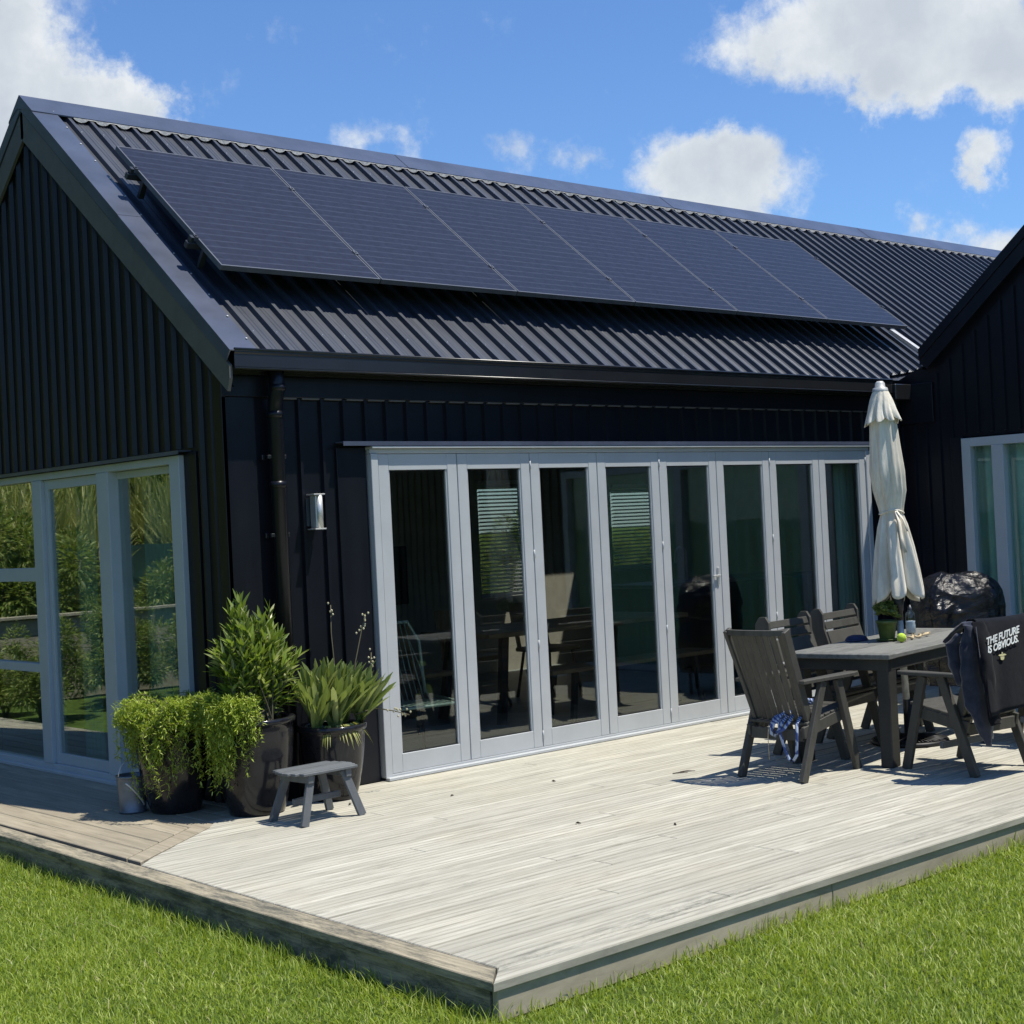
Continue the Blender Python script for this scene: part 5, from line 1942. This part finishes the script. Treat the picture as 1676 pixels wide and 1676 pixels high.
# ---- covered barbecue
bq = empty('covered_barbecue', (5.80, -1.31, 0), R_(-35), 'barbecue under a shiny black vinyl cover, between the doors and the wing window', 'barbecue')
b = MB()
nu, nv = 72, 40
vs = []
for j in range(nv + 1):
    t = j / nv
    # side profile: bottom hem -> bulge -> domed top
    if t < 0.6:
        q = t / 0.6; z = 0.20 + 0.62 * q; k = 1.0 + 0.03 * math.sin(q * 3)
    else:
        q = (t - 0.6) / 0.4; z = 0.82 + 0.24 * math.sin(q * PI / 2) ** 0.9; k = max(0.001, math.cos(q * PI / 2) ** 0.55)
    for i in range(nu):
        a = 2 * PI * i / nu
        ca, sa = math.cos(a), math.sin(a)
        ex_ = 0.55
        x_ = 0.335 * abs(ca) ** ex_ * (1 if ca >= 0 else -1) * k
        y_ = 0.27 * abs(sa) ** ex_ * (1 if sa >= 0 else -1) * k
        f = 1 + (0.030 * math.sin(7 * a + z * 6) + 0.022 * math.sin(15 * a - z * 9) + 0.018 * math.sin(26 * a + 11 * z)) * (1.2 - t * 0.6)
        vs.append((x_ * f, y_ * f, z + 0.014 * math.sin(9 * x_ * 2 + 13 * y_ * 2) * (t > 0.6)))
fs = []
for j in range(nv):
    for i in range(nu):
        fs.append((j * nu + i, j * nu + (i + 1) % nu, (j + 1) * nu + (i + 1) % nu, (j + 1) * nu + i))
b.faces(vs, fs, True)
cv = b.build('cover', M['vinyl'], bq)
tx = bpy.data.textures.new('folds', 'CLOUDS'); tx.noise_scale = 0.16; tx.noise_depth = 3
ss = cv.modifiers.new('s', 'SUBSURF'); ss.levels = 1; ss.render_levels = 1
dm = cv.modifiers.new('d', 'DISPLACE'); dm.texture = tx; dm.strength = 0.075; dm.mid_level = 0.5
for sx in (-1, 1):
    for sy in (-1, 1):
        b = MB()
        b.tube([(sx * 0.24, sy * 0.18, 0.0), (sx * 0.24, sy * 0.18, 0.26)], 0.016, 8)
        b.build('leg', M['grate'], bq)

# ---- small twigs and leaves on the deck
for k, (x_, y_) in enumerate([(0.93, -0.86), (1.62, -1.02), (2.26, -1.50), (1.05, -2.55), (2.33, -1.50), (0.4, -0.55), (0.78, -2.1)]):
    b = MB()
    l_ = 0.05 if k in (2, 4) else 0.016
    a = 0.3 + k * 1.3
    if k in (2, 4): a = -0.5
    b.tube([(-l_ * math.cos(a), -l_ * math.sin(a), 0.005), (0.0, 0.003, 0.007), (l_ * math.cos(a), l_ * math.sin(a), 0.004)], [0.003, 0.004, 0.0015] if l_ > 0.03 else [0.002, 0.006, 0.002], 6)
    o = b.build('twig' if l_ > 0.03 else 'fallen_leaf', M['twig'])
    o.location = (x_, y_, 0.001)
    tag(o, ['dark dry leaf on the pale boards before the second door panel', 'dark dry leaf on the boards before the third door panel', 'longer thin twig on the boards left of the end chair shadow',
            'dark speck of leaf alone on the open boards mid deck', 'shorter twig just right of the longer one near the end chair', 'dark dry leaf on the boards right of the stool',
            'dark leaf on the boards out past the stool'][k], 'twig' if l_ > 0.03 else 'leaf', 'debris on the deck boards')

# ================================================================== INTERIOR (seen through the glass)
IF = -0.008
def simple_chair(x, y, rz, lab):
    r = empty('indoor_chair', (x, y, IF), rz, lab, 'chair', 'indoor dining chairs')
    b = MB(); b.box(-0.22, 0.22, -0.22, 0.22, 0.43, 0.47, 0.012); b.build('seat', M['wood_in'], r)
    b = MB()
    for s in (-1, 1): b.bar((-0.20, s * 0.18, 0.47), (-0.29, s * 0.18, 0.88), 0.03, 0.03, Y)
    b.bar((-0.235, 0, 0.60), (-0.285, 0, 0.88), 0.44, 0.02, Y, 0.006)
    b.build('backrest', M['wood_in'], r)
    for sx in (-1, 1):
        for sy in (-1, 1):
            b = MB(); b.tube([(sx * 0.16, sy * 0.16, 0.43), (sx * 0.22, sy * 0.21, 0.0)], 0.014, 8); b.build('leg', M['dark_in'], r)
    return r
dt = empty('indoor_table', (4.35, 1.75, IF), R_(0), 'long oiled timber dining table inside, seen through the middle door panels', 'table')
b = MB(); b.box(-1.2, 1.2, -0.45, 0.45, 0.71, 0.75, 0.006); b.build('tabletop', M['wood_in'], dt)
for s in (-1, 1):
    for t in (-1, 1):
        b = MB(); b.bar((s * 0.95, t * 0.34, 0.71), (s * 1.05, t * 0.38, 0.0), 0.05, 0.07, Y); b.build('leg', M['dark_in'], dt)
bn = empty('indoor_bench', (4.35, 0.95, IF), 0, 'narrow timber bench inside along the near side of the dining table', 'bench')
b = MB(); b.box(-1.0, 1.0, -0.16, 0.16, 0.42, 0.455, 0.004); b.build('seat', M['wood_in'], bn)
for s in (-1, 1):
    b = MB(); b.bar((s * 0.72, -0.12, 0.42), (s * 0.78, -0.14, 0.0), 0.04, 0.04, Y); b.bar((s * 0.72, 0.12, 0.42), (s * 0.78, 0.14, 0.0), 0.04, 0.04, Y); b.build('leg', M['dark_in'], bn)
simple_chair(2.75, 1.75, 0.1, 'tan indoor dining chair at the head of the dining table, behind the second door panel')
simple_chair(4.0, 2.5, -1.5, 'tan indoor dining chair on the far side of the dining table, left one')
simple_chair(4.9, 2.5, -1.6, 'tan indoor dining chair on the far side of the dining table, right one')
# wire lounge chair
wc = empty('wire_chair', (1.72, 0.55, IF), R_(-100), 'pale green corded lounge chair behind the first door panel', 'chair')
b = MB()
rim = [(-0.30, 0.30, 0.42), (-0.36, 0.30, 0.80), (-0.38, 0.22, 0.95), (-0.38, -0.22, 0.95), (-0.36, -0.30, 0.80), (-0.30, -0.30, 0.42), (0.28, -0.28, 0.40), (0.28, 0.28, 0.40), (-0.30, 0.30, 0.42)]
b.tube(rim, 0.012, 8)
b.build('chair_frame', M['wire'], wc)
b = MB()
for k in range(13):
    y_ = -0.25 + k * 0.5 / 12
    zt_ = 0.95 - (0.14 if k in (0, 12) else 0.0)
    b.tube([(-0.37, y_ * 0.9, zt_), (-0.27, y_, 0.62), (-0.16, y_, 0.40), (0.28, y_, 0.40)], 0.004, 5)
b.build('cord_seat', M['wire'], wc)
for sx in (-1, 1):
    for sy in (-1, 1):
        b = MB(); b.tube([(sx * 0.22, sy * 0.22, 0.40), (sx * 0.30, sy * 0.27, 0.0)], 0.014, 8); b.build('leg', M['dark_in'], wc)
# kitchen bench with tap, wall cabinet, framed dark panel
kb = empty('kitchen_counter', (8.2, 3.3, IF), 0, 'dark kitchen counter with a curved tap at the back of the room', 'counter')
b = MB(); b.box(-1.3, 1.3, -0.35, 0.35, 0.0, 0.88, 0.004); b.build('cabinet', M['dark_in'], kb)
b = MB(); b.box(-1.34, 1.34, -0.38, 0.38, 0.881, 0.92, 0.004); b.build('countertop', M['galv'], kb)
b = MB(); b.tube([(-0.4, 0, 0.92)] + [(-0.4 - 0.09 + 0.09 * math.cos(t), 0, 1.20 + 0.09 * math.sin(t)) for t in np.linspace(0, PI, 9)] + [(-0.58, 0, 1.12)], 0.012, 8); b.build('tap', M['steel'], kb)
wp = empty('wall_cabinet', (4.4, HW - 0.30, 1.1), 0, 'dark cabinet hung on the back wall, behind the first door panel', 'cabinet')
b = MB(); b.box(-0.45, 0.45, -0.14, 0.14, -0.25, 0.35, 0.004); b.build('cabinet', M['dark_in'], wp)
b = MB(); b.box(-0.44, -0.003, -0.16, -0.141, -0.24, 0.34, 0.002); b.box(0.003, 0.44, -0.16, -0.141, -0.24, 0.34, 0.002); b.build('door', M['dark_in'], wp)

# ================================================================== AROUND THE HOUSE (mirrored in the glass)
tw = empty('timber_planter_wall', (-5.5, 8.6, GZ), 0, 'low weathered timber wall with posts across the end of the side deck, mirrored in side window', 'wall')
b = MB()
for k in range(5): b.box(-7.0, 5.4, -0.02, 0.02, 0.02 + k * 0.19, 0.205 + k * 0.19, 0.004)
b.build('boards', M['fascia_t'], tw)
b = MB(); b.box(-7.0, 5.4, -0.09, 0.06, 0.975, 1.01, 0.004); b.build('capping', M['fascia_t'], tw)
for k in range(9):
    b = MB(); b.box(-6.8 + k * 1.45, -6.7 + k * 1.45, -0.12, -0.021, 0.0, 0.97, 0.004); b.build('post', M['fascia_t'], tw)
nf = empty('netting_fence', (-6.0, 10.4, GZ), 0, 'green netting fence behind the timber wall, mirrored in the side window', 'fence')
b = MB(); b.box(-9, 7, -0.01, 0.01, 0.05, 1.75); b.build('netting', M['netting'], nf)
for k in range(7):
    b = MB(); b.tube([(-8.8 + k * 2.6, -0.05, 0), (-8.8 + k * 2.6, -0.05, 1.85)], 0.04, 8); b.build('post', M['fascia_t'], nf)

def bush_proto(name, n, rx, rz_, L, Wd, mat, reed=False):
    r = empty(name)
    P = np.zeros((n, 3)); D = np.zeros((n, 3))
    cl = rng.normal(size=(26, 3)); cl /= np.linalg.norm(cl, axis=1, keepdims=True)
    cl *= rng.uniform(0.45, 0.95, (26, 1))
    idx = rng.integers(0, 26, n)
    off = rng.normal(size=(n, 3)); off /= np.linalg.norm(off, axis=1, keepdims=True)
    q = cl[idx] + off * (rng.uniform(0.2, 1, (n, 1)) ** 0.4) * 0.30
    P[:, 0] = q[:, 0] * rx; P[:, 1] = q[:, 1] * rx * 0.8; P[:, 2] = rz_ * (0.52 + 0.5 * q[:, 2])
    P[:, 2] = np.maximum(P[:, 2], 0.05)
    D[:] = off + np.array([0, 0, 0.3])
    if reed: D[:] = off * 0.5 + np.array([0, 0, 1.0])
    leaves('foliage', P, D, rng.uniform(L * 0.6, L * 1.3, n), Wd, mat, r, 0.3, 0.3, 2)
    b = MB()
    for k in range(7):
        a = k * 0.9
        b.tube([(0.05 * math.cos(a), 0.05 * math.sin(a), 0), (0.3 * rx * math.cos(a), 0.3 * rx * math.sin(a), rz_ * 0.45), (0.55 * rx * math.cos(a + .3), 0.5 * rx * math.sin(a + .3), rz_ * 0.8)], [0.05, 0.03, 0.012], 7)
    b.build('trunk', M['stem'], r)
    return r
bA = bush_proto('bush', 9000, 1.7, 3.6, 0.16, 0.05, M['leaf_bush'])
bB = bush_proto('reed_clump', 3200, 1.2, 3.0, 0.7, 0.022, M['leaf_dry'], True)
spots = []
for k in range(9): spots.append((-12.5 + k * 1.75 + rng.uniform(-.3, .3), 12.6 + rng.uniform(-.5, .9), rng.uniform(0.85, 1.2), 0))
for k in range(6): spots.append((-11 + k * 2.3, 11.4 + rng.uniform(-.2, .3), rng.uniform(0.8, 1.1), 1))
for k in range(7): spots.append((-14 + k * 2.7, 17.5, rng.uniform(1.3, 1.7), 0))
for k in range(10): spots.append((3 + k * 2.6, -19 + rng.uniform(-1, 1), rng.uniform(1.4, 1.9), 0))
for k in range(5): spots.append((-1.9 - k * 1.25 + rng.uniform(-.2, .2), 7.75 + rng.uniform(-.1, .1), rng.uniform(0.20, 0.33), 0))
for k in range(9): spots.append((-8.5 + k * 1.0 + rng.uniform(-.3, .3), 9.5 + rng.uniform(-.2, .2), rng.uniform(0.42, 0.62), 0))
for k in range(8): spots.append((-19 + k * 2.4 + rng.uniform(-.6, .6), 22.5 + rng.uniform(-1, 1.5), rng.uniform(2.6, 3.2), 2))
for k in range(6): spots.append((-16 + rng.uniform(-1, 1), 3.0 + k * 3.6, rng.uniform(2.3, 2.9), 2))
for k in range(9): spots.append((10 + k * 2.0, 14.0 + k * 0.9, rng.uniform(0.38, 0.55), 0))
for k in range(6): spots.append((-1.9 - k * 0.95 + rng.uniform(-.2, .2), 6.9 + rng.uniform(-.3, .3), rng.uniform(0.22, 0.34), 0))
first = {0: True, 1: True, 2: False}
for i, (x_, y_, s_, kd) in enumerate(spots):
    src = (bA, bB, bA)[kd]
    o = src if first[kd] else copy_tree(src)
    first[kd] = False
    o.location = (x_, y_, GZ); o.scale = (s_, s_, s_ * rng.uniform(0.85, 1.15)); o.rotation_euler = (0, 0, rng.uniform(0, 6.28))
    if kd == 2:  # unseen trees put in so the gable cladding mirrors something dark
        o.name = 'tree'; o.scale.z *= 1.15
        tag(o, 'tall leafy tree out of view, added to darken reflections on the gable wall', 'tree', 'unseen trees added for dark reflections')
        continue
    tag(o, 'garden bush beyond the lawn, out of shot, only mirrored in the glass' if kd == 0 else 'clump of tall pale reeds by the netting fence, only mirrored in the glass', 'bush' if kd == 0 else 'reeds', 'bushes mirrored in the glass' if kd == 0 else 'reeds mirrored in the glass')
# sunlit bank behind the bushes
b = MB()
nxx = 21
vs = []
for j in range(8):
    for i in range(nxx + 1):
        x_ = -70 + i * 3.2; y_ = 20 + j * 5.0
        vs.append((x_, y_, GZ - 0.3 + 1.15 * j + 0.4 * math.sin(x_ * 0.3 + j)))
b.faces(vs, [(j * (nxx + 1) + i, j * (nxx + 1) + i + 1, (j + 1) * (nxx + 1) + i + 1, (j + 1) * (nxx + 1) + i) for j in range(7) for i in range(nxx)], True)
tag(b.build('hillside', M['lawn']), kind='structure')

# ================================================================== GRASS
def grass_patch(name, npm, x0, x1, y0, y1, keep, hmin, hmax, wd, seed, zoff=0.0, lean=1.15):
    r_ = np.random.default_rng(seed)
    n = int((x1 - x0) * (y1 - y0) * npm)
    x = r_.uniform(x0, x1, n); y = r_.uniform(y0, y1, n)
    # clump by rejection with cheap noise
    den = 0.55 + 0.45 * np.sin(x * 13.1 + 2 * np.sin(y * 7)) * np.sin(y * 11.7 + 2 * np.sin(x * 6.3))
    k = keep(x, y) & (r_.uniform(0, 1, n) < den * 0.6 + 0.5)
    x = x[k]; y = y[k]; n = len(x)
    hgt = r_.uniform(hmin, hmax, n) * (0.85 + 0.25 * np.sin(x * 3.1 + 1) * np.sin(y * 2.7))
    az = r_.uniform(0, 2 * PI, n); ln = r_.uniform(0.1, 1, n) * lean * hgt
    dx, dy = np.cos(az) * ln, np.sin(az) * ln
    sx, sy = -np.sin(az + r_.normal(0, .6, n)), np.cos(az + r_.normal(0, .6, n))
    w = wd * r_.uniform(0.7, 1.3, n)
    z0 = np.full(n, GZ + zoff)
    pts = []
    for t, ww in ((0, 1.0), (0.55, 0.8), (1.0, 0.0)):
        bx = x + dx * t * t; by = y + dy * t * t; bz = z0 + hgt * (t - 0.22 * t * t)
        if ww > 0:
            pts.append(np.stack([bx - sx * w * ww / 2, by - sy * w * ww / 2, bz], 1))
            pts.append(np.stack([bx + sx * w * ww / 2, by + sy * w * ww / 2, bz], 1))
        else:
            pts.append(np.stack([bx, by, bz], 1))
    V = np.stack(pts, 1).reshape(-1, 3)
    base = np.arange(n) * 5
    F = np.concatenate([np.stack([base, base + 1, base + 3], 1), np.stack([base, base + 3, base + 2], 1), np.stack([base + 2, base + 3, base + 4], 1)])
    return np_mesh(name, V, F, M['grass'], None, True)


def exn(y): return -1.372 + 0.0135 * (y + 3.84)
off_deck = lambda x, y: (y < DY + 0.0) | (x < exn(y) + 0.0)
# wedge the camera sees
wedge = lambda x, y: off_deck(x, y) & ((x + 2.6) * 0.77 + (y + 2.5) * 0.64 > -0.55) & ~((y > DY + 0.02) & (x > exn(y) + 0.02))
g1 = grass_patch('grass', 15000, -3.0, 2.8, -5.9, 1.8, wedge, 0.018, 0.058, 0.0042, 11)
tag(g1, kind='stuff', label='short bright green lawn grass around the deck', cat='grass')
g2 = grass_patch('grass', 1500, -6.0, 7.0, -9.0, 5.0, lambda x, y: off_deck(x, y) & ~wedge(x, y), 0.03, 0.06, 0.008, 12)
tag(g2, kind='stuff', label='lawn grass further out from the deck', cat='grass')
edge = lambda x, y: ((x < exn(y) + 0.02) & (x > exn(y) - 0.15) & (y > DY - 0.05)) | ((y < DY + 0.02) & (y > DY - 0.035) & (x > exn(DY)))
g3 = grass_patch('grass', 4500, -1.6, 2.9, -4.05, 1.8, edge, 0.045, 0.135, 0.0042, 13, lean=0.8)
tag(g3, kind='stuff', label='longer unmown grass tufts along the foot of the deck fascia', cat='grass')

M['straw'] = leaf_mat('dry_grass', (0.38, 0.33, 0.16), (0.62, 0.56, 0.32), (0.75, 0.72, 0.5), 0.3, 0.7)
g4 = grass_patch('grass', 160, -3.0, 2.8, -5.9, 1.8, wedge, 0.03, 0.065, 0.004, 21)
g4.data.materials[0] = M['straw']
tag(g4, kind='stuff', label='dry straw coloured blades scattered through the lawn', cat='grass')
